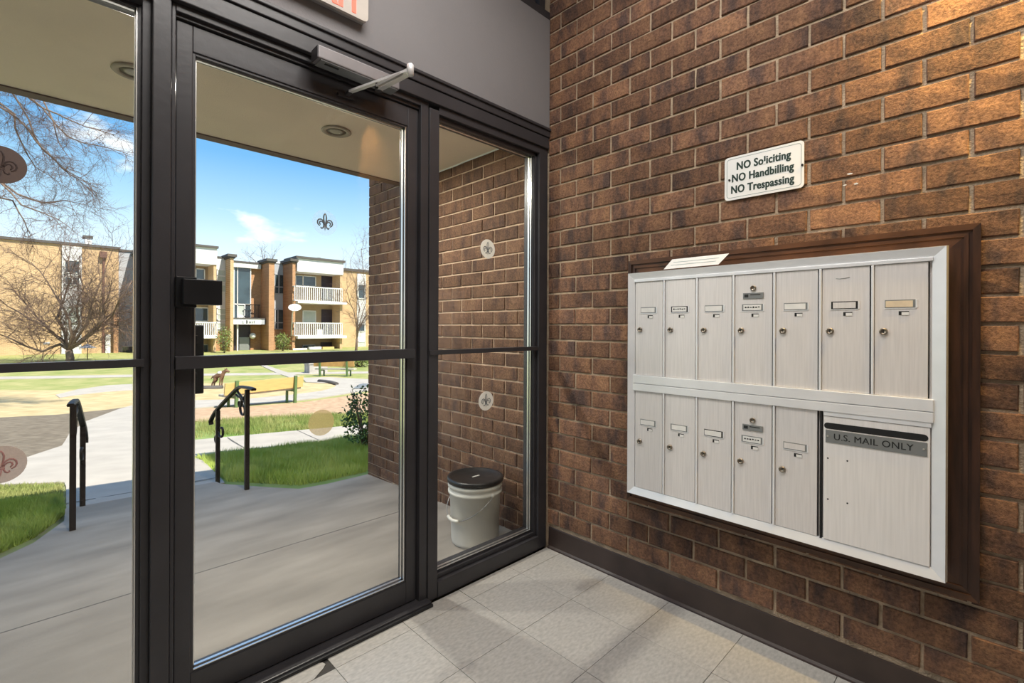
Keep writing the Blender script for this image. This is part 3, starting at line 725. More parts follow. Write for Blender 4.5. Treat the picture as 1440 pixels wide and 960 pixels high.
# parcel-wide outgoing mail door
og = MB().box(FX + .001, FX + .012, -1.303, -1.568, .489, .893, .0015).build('outgoing_mail_door', ALU_WHITE, mbk); og['label'] = 'wide plain silver outgoing mail door'
MB().box(FX + .002, FX + .013, BY[5] + .001, BY[5] - .005, .487, .907).build('dark_gap', DARK_GAP, mbk)
MB().box(FX - .001, -.09, -1.303, -1.571, .894, .908, .001).build('slot_hood', ALU_TRIM, mbk)
ms = MB(); pr = []
for (yy, zz, a0_) in ((-1.3145, .862, 90), (-1.554, .862, 270)):
    for k in range(9): q = R(a0_ - 0 + k * 22.5) ; pr.append((FX + .0002, yy + .0 + .010 * math.sin(R(k * 22.5)) * (1 if a0_ == 90 else -1), zz + .010 * math.cos(R(k * 22.5)) * (1 if a0_ == 90 else -1)))
ms.prism(pr, (.003, 0, 0)); ms.build('mail_slot', DARK_GAP, og)
MB().box(FX - .0012, FX + .002, -1.309, -1.562, .808, .849, .0008).build('plaque', PLAQUE, og)
t = bold(text_data('U.S. MAIL ONLY', .0285, 0, 1.0, space=1.05, ext=0), .0003); a, b = width(t); sx = .199 / (b - a)
for v in t.vertices: v.co.x = (v.co.x - a) * sx
place_text(t, (FX - .0016, -1.3325, .8195), (0, -1, 0), (0, 0, 1), INK, og)
for (yy, zz) in ((-1.315, .828), (-1.554, .829)):
    p = [(FX - .003, yy + .0028 * math.cos(q * .785), zz + .0028 * math.sin(q * .785)) for q in range(8)]; MB().prism(p, (.003, 0, 0)).build('rivet', CHROME, og)
for (px, py) in ((1164, 644), (1191.5, 648), (1164, 701.5), (1191.5, 707.5)):
    q = onX(px, py, FX); MB().prism([(FX + .0005, q.y + .0026 * math.cos(k * .785), q.z + .0026 * math.sin(k * .785)) for k in range(8)], (.002, 0, 0)).build('screw_hole', DARK_GAP, og)

# ---- paper card tucked behind the top edge
pc = [(onX(933, 380, FX - .006)), (onX(945, 363, FX + .02)), (onX(1025, 356, FX + .02)), (onX(1010, 373, FX - .006))]
pc = [Vector((-.1095, pc[0].y, Z1 + .0015)), Vector((-.085, pc[1].y, Z1 + .042)), Vector((-.085, pc[2].y, Z1 + .042)), Vector((-.1095, pc[3].y, Z1 + .0015))]
o = MB().prism(pc, (.002, 0, .0012)).build('paper_card', PAPER); tag(o, 'white paper card tucked along the top edge of the mailboxes', 'card')
ln = MB()
for k in range(2):
    a_, b_ = pc[0].lerp(pc[1], .35 + .3 * k), pc[3].lerp(pc[2], .35 + .3 * k)
    a_, b_ = a_.lerp(b_, .08), a_.lerp(b_, .9); n_ = Vector((-.0006, 0, -.0002)); u_ = (pc[1] - pc[0]) * .05
    ln.face([a_ + n_, b_ + n_, b_ + n_ + u_, a_ + n_ + u_])
ln.build('faint_line', SIGN_LINE, o)

# ---- no soliciting sign
sg = empty('warning_sign', (-.008, -1.079, 1.768), 'white wall sign forbidding soliciting, handbilling and trespassing on the bricks', 'sign')
def rrect(y0, y1, z0, z1, r_, n=6):
    p = []
    for (cy_, cz_, s) in ((y0 - r_, z1 - r_, 180), (y1 + r_, z1 - r_, 90), (y1 + r_, z0 + r_, 0), (y0 - r_, z0 + r_, -90)):
        for k in range(n + 1):
            q = R(s - 90 * k / n); p.append((cy_ - r_ * math.cos(q), cz_ + r_ * math.sin(q)))
    return p
sy0, sy1, sz0, sz1, SX = -.942, -1.2195, 1.684, 1.853, -.010
MB().prism([(SX, a, b) for a, b in rrect(sy0, sy1, sz0, sz1, .014)], (.003, 0, 0)).build('plate', SIGN_W, sg)
rr = rrect(sy0 - .009, sy1 + .009, sz0 + .009, sz1 - .009, .010); rr.append(rr[0])
bl = MB()
for (a, b) in zip(rr, rr[1:]):
    dv = Vector((0, b[0] - a[0], b[1] - a[1])); n_ = Vector((0, -dv.z, dv.y)).normalized() * .0009
    A, B = Vector((SX - .0003, *a)), Vector((SX - .0003, *b)); bl.face([A - n_, B - n_, B + n_, A + n_])
bl.build('border_line', SIGN_LINE, sg)
for txt, zb, wd, yc in (('NO Soliciting', 1.7985, .190, -1.083), ('NO Handbilling', 1.7540, .218, -1.079), ('NO Trespassing', 1.7095, .222, -1.078)):
    t = bold(text_data(txt, .0415, .0007, 1.0, space=1.06), .0011); a, b = width(t); sx = wd / (b - a)
    for v in t.vertices: v.co.x = (v.co.x - (a + b) / 2) * sx
    place_text(t, (SX - .0005, yc, zb), (0, -1, 0), (0, 0, 1), GREENINK, sg)
wp = onX(1075, 226, SX - .001)
MB().box(SX - .0014, SX - .0011, wp.y + .004, wp.y - .004, wp.z - .012, wp.z - .002).build('scuff', SIGN_W, sg)
for (px, py) in ((1026, 253.5), (1128.5, 232)):
    q = onX(px, py, SX)
    MB().prism([(SX - .004, q.y + .0038 * math.cos(k * .628), q.z + .0038 * math.sin(k * .628)) for k in range(10)], (.004, 0, 0)).build('screw', BLACK, sg)

# ---- exit sign
EY = -.05
ex = empty('exit_sign', (-1.2, -.05, 2.43), 'lit red EXIT sign on the grey panel over the door', 'sign')
er = onY(518, 10, EY).x; ez = onY(510.9, 29, EY).z
el_, et = er - .33, ez + .2
p = [(a, b) for a, b in rrect(-el_, -er, ez, et, .018)]
MB().prism([(-a, EY, b) for a, b in p], (0, .014, 0)).build('face_plate', mat('exit_face', (.50, .45, .40), .5), ex)
MB().box(el_ + .006, er - .006, EY + .014, -.012, ez + .005, et - .005, .004).build('housing', mat('exit_housing', (.30, .29, .28), .6), ex)
t = text_data('EXIT', .19, .004, 1.0, ext=.0006); a, b = width(t); sx = .235 / (b - a)
for v in t.vertices: v.co.x = (v.co.x - a) * sx
place_text(t, (onY(500.5, 14, EY).x + .028 - .235, EY - .0012, onY(496, 15.5, EY).z), (1, 0, 0), (0, 0, 1), emit_mat('exit_red', (1, .13, .08), .75), ex)

# ---- door closer
dc = empty('door_closer', (-1.08, -.05, 2.17), 'grey overhead door closer with folding steel arm above the door', 'door closer')
c0, c1 = onY(448, 68, -.075).x, onY(562, 110, -.075).x
cz1 = onY(448, 61, -.075).z; cz0 = onY(447, 78, -.075).z
MB().box(c0, c1, -.075, -.018, cz0 - .004, cz1 - .002, .004).build('cover', CLOSER, dc)
MB().box(c0 - .003, c0 + .001, -.073, -.018, cz0 - .003, cz1 - .003, .002).build('end_cap', CLOSER_DK, dc)
MB().box(c0 + .01, c1 - .005, -.071, -.018, cz0 - .008, cz0 - .003, .001).build('bottom_plate', PLAQUE, dc)
MB().box(c0 + .03, c0 + .08, -.06, -.05, cz0 - .0095, cz0 - .008).build('maker_label', INK, dc)
MB().box(c1 - .11, c1 - .10, -.05, -.04, cz1 - .004, cz1 + .008, .002).build('set_screw', CLOSER, dc)
el0 = onY(577, 99, -.30); br = onY(492, 129, -.01); pv = Vector((c1 - .075, -.048, cz0 - .018)); mid = onY(530, 121, -.16)
MB().lathe([(.012, -.012), (.014, -.008), (.014, .012), (.008, .014)], 16, pv).build('pivot', CLOSER_DK, dc)
def bar(a, b, wd, th):
    a, b = Vector(a), Vector(b); d = (b - a).normalized(); s = d.cross(Vector((0, 0, 1))).normalized() * wd; u = s.cross(d).normalized() * th
    vs = [p + sx_ * s + su * u for p in (a, b) for sx_ in (-1, 1) for su in (-1, 1)]
    return MB().mesh(vs, [(0, 1, 3, 2), (4, 6, 7, 5), (0, 4, 5, 1), (2, 3, 7, 6), (0, 2, 6, 4), (1, 5, 7, 3)])
bar(br + Vector((0, 0, 0)), el0, .008, .004).build('arm', STEEL, dc)
bar(mid, el0 + Vector((0, 0, .006)), .005, .0045).build('arm_sleeve', CHROME, dc)
bar(pv + Vector((0, 0, -.004)), el0 + Vector((0, 0, -.008)), .011, .003).build('main_arm', STEEL, dc)
MB().lathe([(.008, -.018), (.012, -.016), (.012, .018), (.008, .022)], 14, el0).build('elbow', STEEL, dc)
MB().tube([mid + Vector((0, 0, -.008)), mid + Vector((0, 0, .01))], .005, 8).build('arm_screw', BLACK, dc)
bx = onY(475, 126, .02).x; b2 = onY(497, 134, .02).x
MB().box(bx, b2, .012, .026, br.z - .014, br.z - .002, .002).box(br.x - .008, br.x + .008, -.015, .014, br.z - .008, br.z + .004, .002).build('foot_bracket', CLOSER_DK, dc)

# ---- window stickers (fleur-de-lis discs)
def arc(cx_, cz_, r_, a0, a1, n=12): return [(cx_ + r_ * math.cos(R(a0 + (a1 - a0) * k / n)), cz_ + r_ * math.sin(R(a0 + (a1 - a0) * k / n))) for k in range(n + 1)]
def fleur():
    ls = []
    lance = [(0, 1.0), (-.10, .82), (-.15, .6), (-.13, .35), (-.07, .05), (-.06, -.12)]
    ls += [lance, [(-x, z) for x, z in lance]]
    for s in (-1, 1):
        outer = [(.07, -.12), (.12, .08), (.25, .27), (.42, .36), (.60, .33), (.74, .18), (.77, -.02), (.70, -.2), (.56, -.3), (.50, -.33)]
        inner = [(.14, -.12), (.20, .02), (.32, .14), (.45, .15), (.55, .06), (.56, -.06), (.50, -.16), (.46, -.22)]
        low = [(.08, -.3), (.16, -.36), (.22, -.5), (.34, -.56), (.42, -.5), (.40, -.42)]
        ls += [[(s * x, z) for x, z in q] for q in (outer, inner, low)]
    ls += [[(-.2, -.13), (.2, -.13)], [(-.2, -.26), (.2, -.26)], [(-.06, -.28), (0, -.75), (.06, -.28)]]
    return ls
FL = fleur()
def sticker(px, py, film, ink, label, pattern=True, lw=.05, oval=1.0, rad=.047):
    q = onY(px, py, YG - .0045)
    t = empty('window_sticker', q, label, 'sticker', 'round stickers on the entrance glass')
    n = 36
    MB().prism([(q.x + rad * math.cos(2 * math.pi * k / n), q.y, q.z + rad * math.sin(2 * math.pi * k / n)) for k in range(n)], (0, .0008, 0)).build('disc', film, t)
    if pattern:
        mb = MB(); sc_ = rad * .78
        for pl in FL:
            pts = [Vector((q.x + x * sc_, q.y - .0004, q.z + z * sc_ - .002)) for x, z in pl]
            mb.tube(pts, [sc_ * lw * (.6 + .6 * math.sin(math.pi * (i + .5) / len(pts))) for i in range(len(pts))], 5)
        for v in range(len(mb.v)): mb.v[v] = (mb.v[v][0], q.y - .0005 + (mb.v[v][1] - q.y) * .12, mb.v[v][2])
        mb.build('fleur_print', ink, t)
    return t
INK_G = mat('grey_print', (.16, .17, .18), .6); INK_P = mat('pink_print', (.48, .24, .22), .6); INK_B = mat('brown_print', (.06, .035, .03), .6)
sticker(457, 313, film_mat('clear_film', (.55, .65, .75), .84), INK_G, 'clear round fleur-de-lis sticker on the door glass against the sky', lw=.065)
sticker(452, 594, film_mat('faded_film', (.78, .62, .30), .5), INK_G, 'faded blank beige round sticker low on the door glass', False, rad=.048)
sticker(686, 350, film_mat('white_film_a', (.92, .89, .83), .0), INK_G, 'off white fleur-de-lis disc on the right sidelight, the upper of two')
sticker(683.5, 563.5, film_mat('white_film_b', (.92, .89, .83), .0), INK_G, 'off white fleur-de-lis disc on the right sidelight, directly above the bucket')
sticker(1, 231, film_mat('backlit_film', (.20, .14, .12), .06), INK_B, 'fleur-de-lis disc coloured brown as if backlit on the left sidelight against bare branches')  # dark brown film colour paints in the backlit look
sticker(1, 653, film_mat('pink_film', (.72, .60, .53), .22), INK_P, 'pinkish fleur-de-lis disc low on the left sidelight')

# ---- added lobby fill panel (out of view) and the warm wall lamp
for x, y in ((-1.3, -1.15),):
    t = empty('lobby_fill_panel', (x, y, 3.27), 'square white glowing panel added to brighten the lobby, above the picture', 'lamp')
    MB().box(x - .6, x + .6, y - .6, y + .6, 3.2, 3.299, .01).build('housing', FARWHITE, t)
    MB().box(x - .57, x + .57, y - .57, y + .57, 3.19, 3.2).build('diffuser', emit_mat('fill_diffuser', (1, .95, .88), 1.0), t)  # glowing face of the added fill panel
t = empty('wall_lamp', (-.1, -1.98, 3.05), 'black wall mounted spot lamp above the mailboxes, out of the picture', 'lamp')
MB().box(-.02, -.002, -2.03, -1.93, 3.08, 3.22, .004).build('back_plate', BRASS, t)
MB().tube([(-.02, -1.98, 3.15), (-.12, -1.98, 3.16), (-.16, -1.98, 3.15)], .008, 8).build('arm', BRASS, t)
MB().lathe([(.001, .11), (.05, .11), (.06, .10), (.06, -.05), (.055, -.05), (.052, .0), (.001, .0)], 24, (-.22, -1.98, 3.08)).build('spot_can', BLACK, t)
sl = lamp('wall_lamp_bulb', 'SPOT', (-.22, -1.98, 3.02), 340, (1, .68, .24), .2, aim=(.28, .16, -.56)); sl.data.spot_size = R(60); sl.data.spot_blend = .9; sl.data.shadow_soft_size = .03

# ---- porch recessed lights
for k, (px, py) in enumerate(((473, 184), (189, 101))):
    q = onZ(px, py, 2.249)
    t = empty('recessed_light', q, ('round recessed light in the porch soffit over the walk, seen through the door' if k == 0 else 'round recessed light in the porch soffit seen through the left sidelight by the post'), 'lamp', 'recessed soffit lights')
    MB().lathe([(.052, 0), (.075, -.001), (.078, -.005), (.072, -.009), (.052, -.007), (.050, 0)], 32, q).build('trim_ring', mat('ring_paint', (.40, .34, .27), .6), t)
    MB().lathe([(.05, -.0005), (.05, -.0035), (.02, -.003)], 28, q).build('baffle', mat('dim_baffle', (.16, .13, .10), .6), t)
    MB().lathe([(.001, -.004), (.03, -.006), (.036, -.004), (.036, -.0025)], 24, q).build('lens', mat('dim_lens', (.30, .27, .22), .4), t)
    lamp('porch_fill_light', 'AREA', (q.x, q.y, q.z - .012), 22, (1, .94, .84), .06, aim=(0, 0, -1))  # fill light added below the unlit fixture to brighten the porch

# ---- bucket on the porch
q = onZ(668, 757, .005); bz = slab_z(q.y)
bk = empty('bucket', (q.x, q.y, bz), 'white plastic bucket with black lid on the porch behind the sidelight', 'bucket')
MB().lathe([(.122, 0), (.128, .004), (.131, .02), (.140, .27), (.150, .275), (.150, .288), (.144, .291), (.145, .305), (.151, .309), (.151, .325), (.146, .329), (.147, .345)], 48, (q.x, q.y, bz)).build('body', BUCKET, bk)
MB().lathe([(.150, .330), (.155, .334), (.156, .350), (.152, .357), (.140, .358), (.136, .352), (.001, .350)], 48, (q.x, q.y, bz)).build('lid', LID, bk)
MB().box(q.x - .02, q.x + .03, q.y - .004, q.y + .006, bz + .350, bz + .3515).build('lid_mark', BUCKET, bk)
hp = []
ea = math.atan2(-.55, -.25)
lat = Vector((RT.x, RT.y, 0)); fwd = Vector((FW.x, FW.y, 0))
e1 = Vector((q.x, q.y, bz + .283)) + lat * .105 - fwd * .112; e2 = Vector((q.x, q.y, bz + .283)) - lat * .105 + fwd * .112
pts = []
for k in range(21):
    th = math.pi * k / 20
    c_ = (e1 + e2) / 2 + (e1 - e2) / 2 * math.cos(th) * 1.03
    side = (-lat * .73 - fwd * .68)
    c_ = c_ + side * (.155 * math.sin(th)) - Vector((0, 0, .135 * math.sin(th)))
    pts.append(c_)
MB().tube(pts, .0022, 6).build('wire_handle', WIRE, bk)
MB().tube(pts[8:13], .009, 10).build('grip', BUCKET, bk)
MB().tube([e1 - lat * .012, e1 + lat * .004], .011, 10).build('handle_ear', BUCKET, bk)
MB().tube([e2 + lat * .012, e2 - lat * .004], .011, 10).build('handle_ear', BUCKET, bk)
# ================================================================== OUTSIDE
# ---- handrails
def on_plane(px, py, p0, n):
    d = ray(px, py); return CAM + d * ((p0 - CAM).dot(n) / d.dot(n))
def slab_pt(px, py):
    z = -.06
    for _ in range(8): p = onZ(px, py, z); z = slab_z(p.y)
    return Vector((p.x, p.y, z))
nR = slab_pt(347, 688); fR = onG(306, 685); fR.z += .035
dR = Vector((fR.x - nR.x, fR.y - nR.y, 0)); nrm = dR.cross(UP).normalized()
def prof(px, py):
    p = on_plane(px, py, nR, nrm); return ((p - nR).dot(dR.normalized()), p.z - nR.z)
def prof_list(pl): return [prof(*q) for q in pl]
RAIL = prof_list([(357, 548), (352, 546), (346, 545), (338, 544), (333, 547), (322, 558), (310, 571), (303, 579), (299, 586), (296.5, 592), (297, 597)])
SC1 = prof_list([(344, 564), (340, 556), (334, 548)])
def spiral(cx_, cz_, r0, r1, a0, a1, n=16): return [(cx_ + (r0 + (r1 - r0) * k / n) * math.cos(R(a0 + (a1 - a0) * k / n)), cz_ + (r0 + (r1 - r0) * k / n) * math.sin(R(a0 + (a1 - a0) * k / n))) for k in range(n + 1)]
Lr = dR.length
def handrail(near, far, label):
    d = (far - near); d.z = 0; Ls = d.length; u = d.normalized(); s = Ls / Lr
    t = empty('handrail', near, label, 'handrail')
    def W(q): return near + u * (q[0] * s) + Vector((0, 0, q[1]))
    ztop = RAIL[2][1] - .012
    MB().box(-.021, .021, -.021, .021, 0, ztop, .003)
    def post(base, h):
        mb = MB(); mb.box(base.x - .0155, base.x + .0155, base.y - .0155, base.y + .0155, base.z - .02, base.z + h, .003); return mb.build('post', IRON, t)
    post(near, ztop); post(far, near.z + RAIL[7][1] - far.z + .02)
    rp_ = [W(q) for q in RAIL]; side = u.cross(UP).normalized()
    mb = MB()
    # moulded cap: rectangular section swept along the rail
    i0 = 0; vs = []; fs = []
    for i, p in enumerate(rp_):
        tg = (rp_[min(i + 1, len(rp_) - 1)] - rp_[max(i - 1, 0)]).normalized(); nn = side.cross(tg).normalized()
        if nn.z < 0: nn = -nn
        for a, b in ((-.019, .003), (-.013, .012), (.013, .012), (.019, .003), (.015, -.007), (-.015, -.007)): vs.append(p + side * a + nn * b)
    for i in range(len(rp_) - 1):
        for j in range(6): A = i * 6 + j; B = i * 6 + (j + 1) % 6; fs.append((A, B, B + 6, A + 6))
    fs += [tuple(range(6))[::-1], tuple(range(len(vs) - 6, len(vs)))]
    mb.mesh(vs, fs); mb.build('rail', IRON, t)
    zr = RAIL[2][1]
    def scroll(pl, name='scroll'):
        mb = MB(); pts = [W(q) for q in pl]; mb.tube(pts, .010, 6, flat=.7); mb.build(name, IRON, t)
    k = Lr
    scroll([(.0, zr - .16), (.05 * k / .5, zr - .10), (.16 * k / .5, zr - .04)], 'brace')
    scroll([(.02, zr - .05)] + spiral(.075, zr - .17, .07, .02, 80, -280))
    scroll([(.18 * k / .5, zr - .07)] + spiral(.14, zr - .13, .05, .015, 60, 400))
    zf = RAIL[8][1]
    scroll([(k, zf - .02)] + spiral(k - .075, zf - .09, .075, .022, 30, -300))
    scroll([(k + .02, zf + .0)] + spiral(k + .03, zf - .17, .06, .018, 120, 460))
    return t
handrail(nR, fR, 'short dark iron handrail with scrolls on the right side of the porch step')
nL = slab_pt(102, 745); fL = onG(116, 725); fL.z += .035
handrail(nL, fL, 'short dark iron handrail on the left side of the porch step, seen end on')

# ---- park benches (seen from behind)
def bench(A, B, away, Lp, back, seat, label, wood):
    u = (B - A); u.z = 0; u.normalize(); mid = (A + B) / 2
    t = empty('park_bench', mid, label, 'bench')
    z0 = mid.z
    def blk(cc, hl, ht, z0_, z1_, lean=0):
        c0 = mid + cc
        vs = []
        for zz, ln in ((z0_, 0), (z1_, lean)):
            for a, b in ((-hl, -ht), (hl, -ht), (hl, ht), (-hl, ht)):
                q = c0 + u * a + away * (b + ln); vs.append((q.x, q.y, zz))
        return MB().mesh(vs, [(0, 3, 2, 1), (4, 5, 6, 7)] + [(i, (i + 1) % 4, 4 + (i + 1) % 4, 4 + i) for i in range(4)])
    blk(away * .05, Lp / 2, .02, z0 + back[0], z0 + back[1], -.04).build('back_plank', wood, t)
    blk(away * .22, Lp / 2 * .97, .15, z0 + seat - .05, z0 + seat).build('seat_plank', BENCHS, t)
    for P in (A, B):
        off = P - mid; off.z = 0; off = u * off.dot(u)
        lg = empty('frame', (0, 0, 0)); bpy.data.objects.remove(lg)
        m = blk(off, .035, .03, P.z - .08, z0 + back[1] + .04, -.04)
        f = m.build('leg_frame', BENCHG, t)
        blk(off + away * .2, .025, .17, z0 + seat - .10, z0 + seat - .05).build('seat_bracket', BENCHG, f)
        blk(off + away * .36, .025, .025, P.z - .08, z0 + seat - .06).build('front_leg', BENCHG, f)
    return t
A, B = onG(332, 573.5), onG(414.5, 567)
u_ = (B - A).normalized(); aw = UP.cross(u_).normalized()
if aw.dot(FW) < 0: aw = -aw
sc1 = 1.0
hb = (onY(428, 526, B.y).z - B.z); 
bench(A, B, aw, (B - A).length * 1.33, (.37, .66), .37, 'yellow wooden park bench with green iron legs in front of the ring island', BENCHW)
A2, B2 = onG(450, 529), onG(488, 529.5)
u2 = (B2 - A2).normalized(); aw2 = UP.cross(u2).normalized()
if aw2.dot(FW) < 0: aw2 = -aw2
bench(A2, B2, aw2, (B2 - A2).length * 1.5, (.42, .66), .33, 'far orange park bench beyond the ring path near the brick corner', mat('orange_bench_wood', (.60, .34, .12), .6))
q = onG(452, 525)
pl = empty('stone_planter', q, 'pale grey stone planter box beside the far orange bench', 'planter')
MB().box(q.x - .42, q.x + .42, q.y + .3, q.y + .9, q.z - .1, q.z + .42, .03).build('box', STONE, pl)
MB().box(q.x - .46, q.x + .46, q.y + .27, q.y + .93, q.z + .40, q.z + .47, .02).build('rim', STONE, pl)
MB().box(q.x - .36, q.x + .36, q.y + .36, q.y + .84, q.z + .46, q.z + .48).build('soil', MULCH, pl)

# ---- small brown dog with a white back beyond the bench
q = onG(309, 545.5)
dg = None
me = bpy.data.meshes.new('dog')
jl = [(-.15, .42), (-.02, .46), (.08, .52), (.16, .58), (.235, .575), (.31, .53),
      (-.14, .28), (-.21, .17), (-.235, .03), (-.20, .025),
      (.055, .33), (.035, .17), (.03, .02), (.065, .015),
      (-.21, .40), (-.27, .30)]
def J(l, z, s=0): return q + RT * l + FW * s + Vector((0, 0, z))
vs = []; es = []; rad = []
def jv(l, z, s, r_): vs.append(J(l, z, s)); rad.append(r_); return len(vs) - 1
b0 = jv(-.15, .42, 0, .085); b1 = jv(-.03, .45, 0, .09); b2 = jv(.08, .49, 0, .10); n1 = jv(.16, .57, 0, .06); h1 = jv(.23, .60, 0, .06); h2 = jv(.30, .57, 0, .038); h3 = jv(.34, .55, 0, .026)
es += [(b0, b1), (b1, b2), (b2, n1), (n1, h1), (h1, h2), (h2, h3)]
for s in (-.06, .06):
    k1 = jv(-.13, .28, s, .045); k2 = jv(-.22, .17, s, .026); k3 = jv(-.235, .03, s, .02); k4 = jv(-.20, .02, s, .02); es += [(b0, k1), (k1, k2), (k2, k3), (k3, k4)]
    f1 = jv(.06, .32, s, .036); f2 = jv(.04, .17, s, .024); f3 = jv(.035, .03, s, .02); f4 = jv(.07, .02, s, .02); es += [(b2, f1), (f1, f2), (f2, f3), (f3, f4)]
t1 = jv(-.24, .40, 0, .022); t2 = jv(-.30, .31, 0, .014); es += [(b0, t1), (t1, t2)]
me.from_pydata(vs, es, []); me.materials.append(FUR)
dg = link('dog', me)
mdf = dg.modifiers.new('skin', 'SKIN'); mdf.use_smooth_shade = True
for v, r_ in zip(me.skin_vertices[0].data, rad): v.radius = (r_, r_)
me.skin_vertices[0].data[0].use_root = True
sb = dg.modifiers.new('sub', 'SUBSURF'); sb.levels = 1; sb.render_levels = 2
tag(dg, 'small brown dog with a white back standing beyond the yellow bench', 'dog')
MB().lathe([(.001, .06), (.07, .05), (.105, .01), (.10, -.03), (.001, -.05)], 14, J(.03, .525)).build('white_back', FURW, dg)
for s in (-.04, .04): MB().tube([J(.215, .635, s), J(.21, .665, s * 1.2), J(.20, .69, s * 1.1)], [.02, .016, .006], 6).build('ear', FUR, dg)

# ---- shrubs
def leafy(name, c, rx, ry, rz, n, ls, m, label, group=None, stems=8, seed=1):
    rnd = random.Random(seed); t = empty(name, c, label, 'shrub', group)
    mb = MB(); st = MB()
    for k in range(stems):
        a = rnd.uniform(0, 6.28); p1 = c + Vector((math.cos(a) * rx * .6, math.sin(a) * ry * .6, rz * rnd.uniform(1.0, 1.9)))
        st.tube([c + Vector((rnd.uniform(-.05, .05), rnd.uniform(-.05, .05), -.05)), c.lerp(p1, .5) + Vector((0, 0, .05)), p1], [rx * .03, rx * .025, rx * .012], 5)
    for k in range(n):
        d = Vector((rnd.gauss(0, 1), rnd.gauss(0, 1), rnd.gauss(0, 1))).normalized() * rnd.uniform(.45, 1) * (1 + .28 * mnoise.noise((k * .37, seed, 0)))
        p = c + Vector((d.x * rx, d.y * ry, rz + d.z * rz))
        a = Vector((rnd.gauss(0, 1), rnd.gauss(0, 1), rnd.gauss(.3, .8))).normalized(); b = a.cross(Vector((rnd.gauss(0, 1), rnd.gauss(0, 1), rnd.gauss(0, 1)))).normalized(); s = ls * rnd.uniform(.6, 1.2)
        mid_ = p + a * s * .5; nn = a.cross(b) * s * .08
        mb.mesh([p, mid_ + b * s * .26 + nn, p + a * s, mid_ - b * s * .26 + nn, mid_ - nn], [(0, 1, 4), (1, 2, 4), (2, 3, 4), (3, 0, 4)])
    st.build('stems', BARK, t); o = mb.build('foliage', m, t); o['kind'] = 'stuff'
    return t
c = onG(513, 633); leafy('shrub', c, .30, .30, .42, 900, .055, LEAF, 'dark green glossy shrub at the foot of the brick porch corner', seed=2, stems=12)
def at_y(px, py, Y): return onY(px, py, Y)
for (px, py, Y, rx, rz, m, lab, sd) in ((315.5, 494, 41, .62, 1.05, LEAF_YEL, 'yellow green bush left of the far entrance', 3), (397.5, 494, 41, .7, .85, LEAF_YEL, 'yellow green bush right of the far entrance pier', 4), (505, 522, 22, .9, .3, LEAF_YEL, 'low tangled bush by the far orange bench', 5)):
    p = at_y(px, py, Y); p.z = -.95; leafy('shrub', p, rx, rx * .8, rz, 500, .16, m, lab, seed=sd)

# ---- bare trees
def limb(mb, pts, r0, r1, n=6):
    k = len(pts); mb.tube(pts, [r0 + (r1 - r0) * i / (k - 1) for i in range(k)], n)
def twigs(mb, p, d, Ln, r_, depth, rnd, grav, spread=.75):
    n = 4; pts = [p]; q = Vector(p); dd = Vector(d).normalized()
    for i in range(n):
        dd = (dd + Vector((rnd.gauss(0, .16), rnd.gauss(0, .16), rnd.gauss(0, .16) + grav))).normalized(); q = q + dd * (Ln / n); pts.append(Vector(q))
    mb.tube(pts, [r_ * (1 - .75 * i / n) for i in range(n + 1)], 4 if depth > 1 else 3, cap=False)
    if depth <= 0: return
    for i in range(1, n + 1):
        for _ in range(2 if depth > 1 else 1 + (rnd.random() < .5)):
            base = pts[i]; d0 = (pts[i] - pts[i - 1]).normalized()
            d1 = (d0 + Vector((rnd.gauss(0, spread), rnd.gauss(0, spread), rnd.gauss(0, spread)))).normalized()
            twigs(mb, base, d1, Ln * rnd.uniform(.45, .75), r_ * .55, depth - 1, rnd, grav, spread)
def tree(name, root, limbs_px, D, rt_, label, seed, depth, tw, grav, jitter=.5, trunk_top=None, twr=.012, r_l=.06):
    rnd = random.Random(seed); t = empty(name, root, label, 'tree')
    top = trunk_top if trunk_top is not None else root + Vector((0, 0, 1))
    tr = MB(); limb(tr, [root - Vector((0, 0, .2)), root.lerp(top, .4) + Vector((.03, 0, 0)), top], rt_ * 1.25, rt_, 10)
    lb_ = MB(); tb = MB()
    for pl in limbs_px:
        Dk = D
        pts = [top.copy()]
        for i, (x, y) in enumerate(pl):
            Dk += rnd.uniform(-jitter, jitter); pts.append(atD(x, y, Dk))
        # subdivide softly
        fine = [pts[0]]
        for a, b in zip(pts, pts[1:]):
            m_ = (a + b) / 2 + Vector((rnd.gauss(0, .03), rnd.gauss(0, .03), rnd.gauss(0, .03))) * (a - b).length; fine += [m_, b]
        limb(lb_, fine, r_l, twr * .9, 6)
        for i in range(2, len(fine)):
            d0 = (fine[i] - fine[i - 1]).normalized()
            for _ in range(2):
                d1 = (d0 + Vector((rnd.gauss(0, .7), rnd.gauss(0, .7), rnd.gauss(0, .7)))).normalized()
                twigs(tb, fine[i].lerp(fine[i - 1], rnd.random()), d1, tw * rnd.uniform(.6, 1.1), twr, depth, rnd, grav)
    tr.build('trunk', BARK, t); lb_.build('limbs', BARK, t); o = tb.build('twigs', TWIG, t); o['kind'] = 'stuff'
    return t
r1 = onG(98, 510); D1 = (r1 - CAM).dot(FW); tp = atD(97, 492, D1)
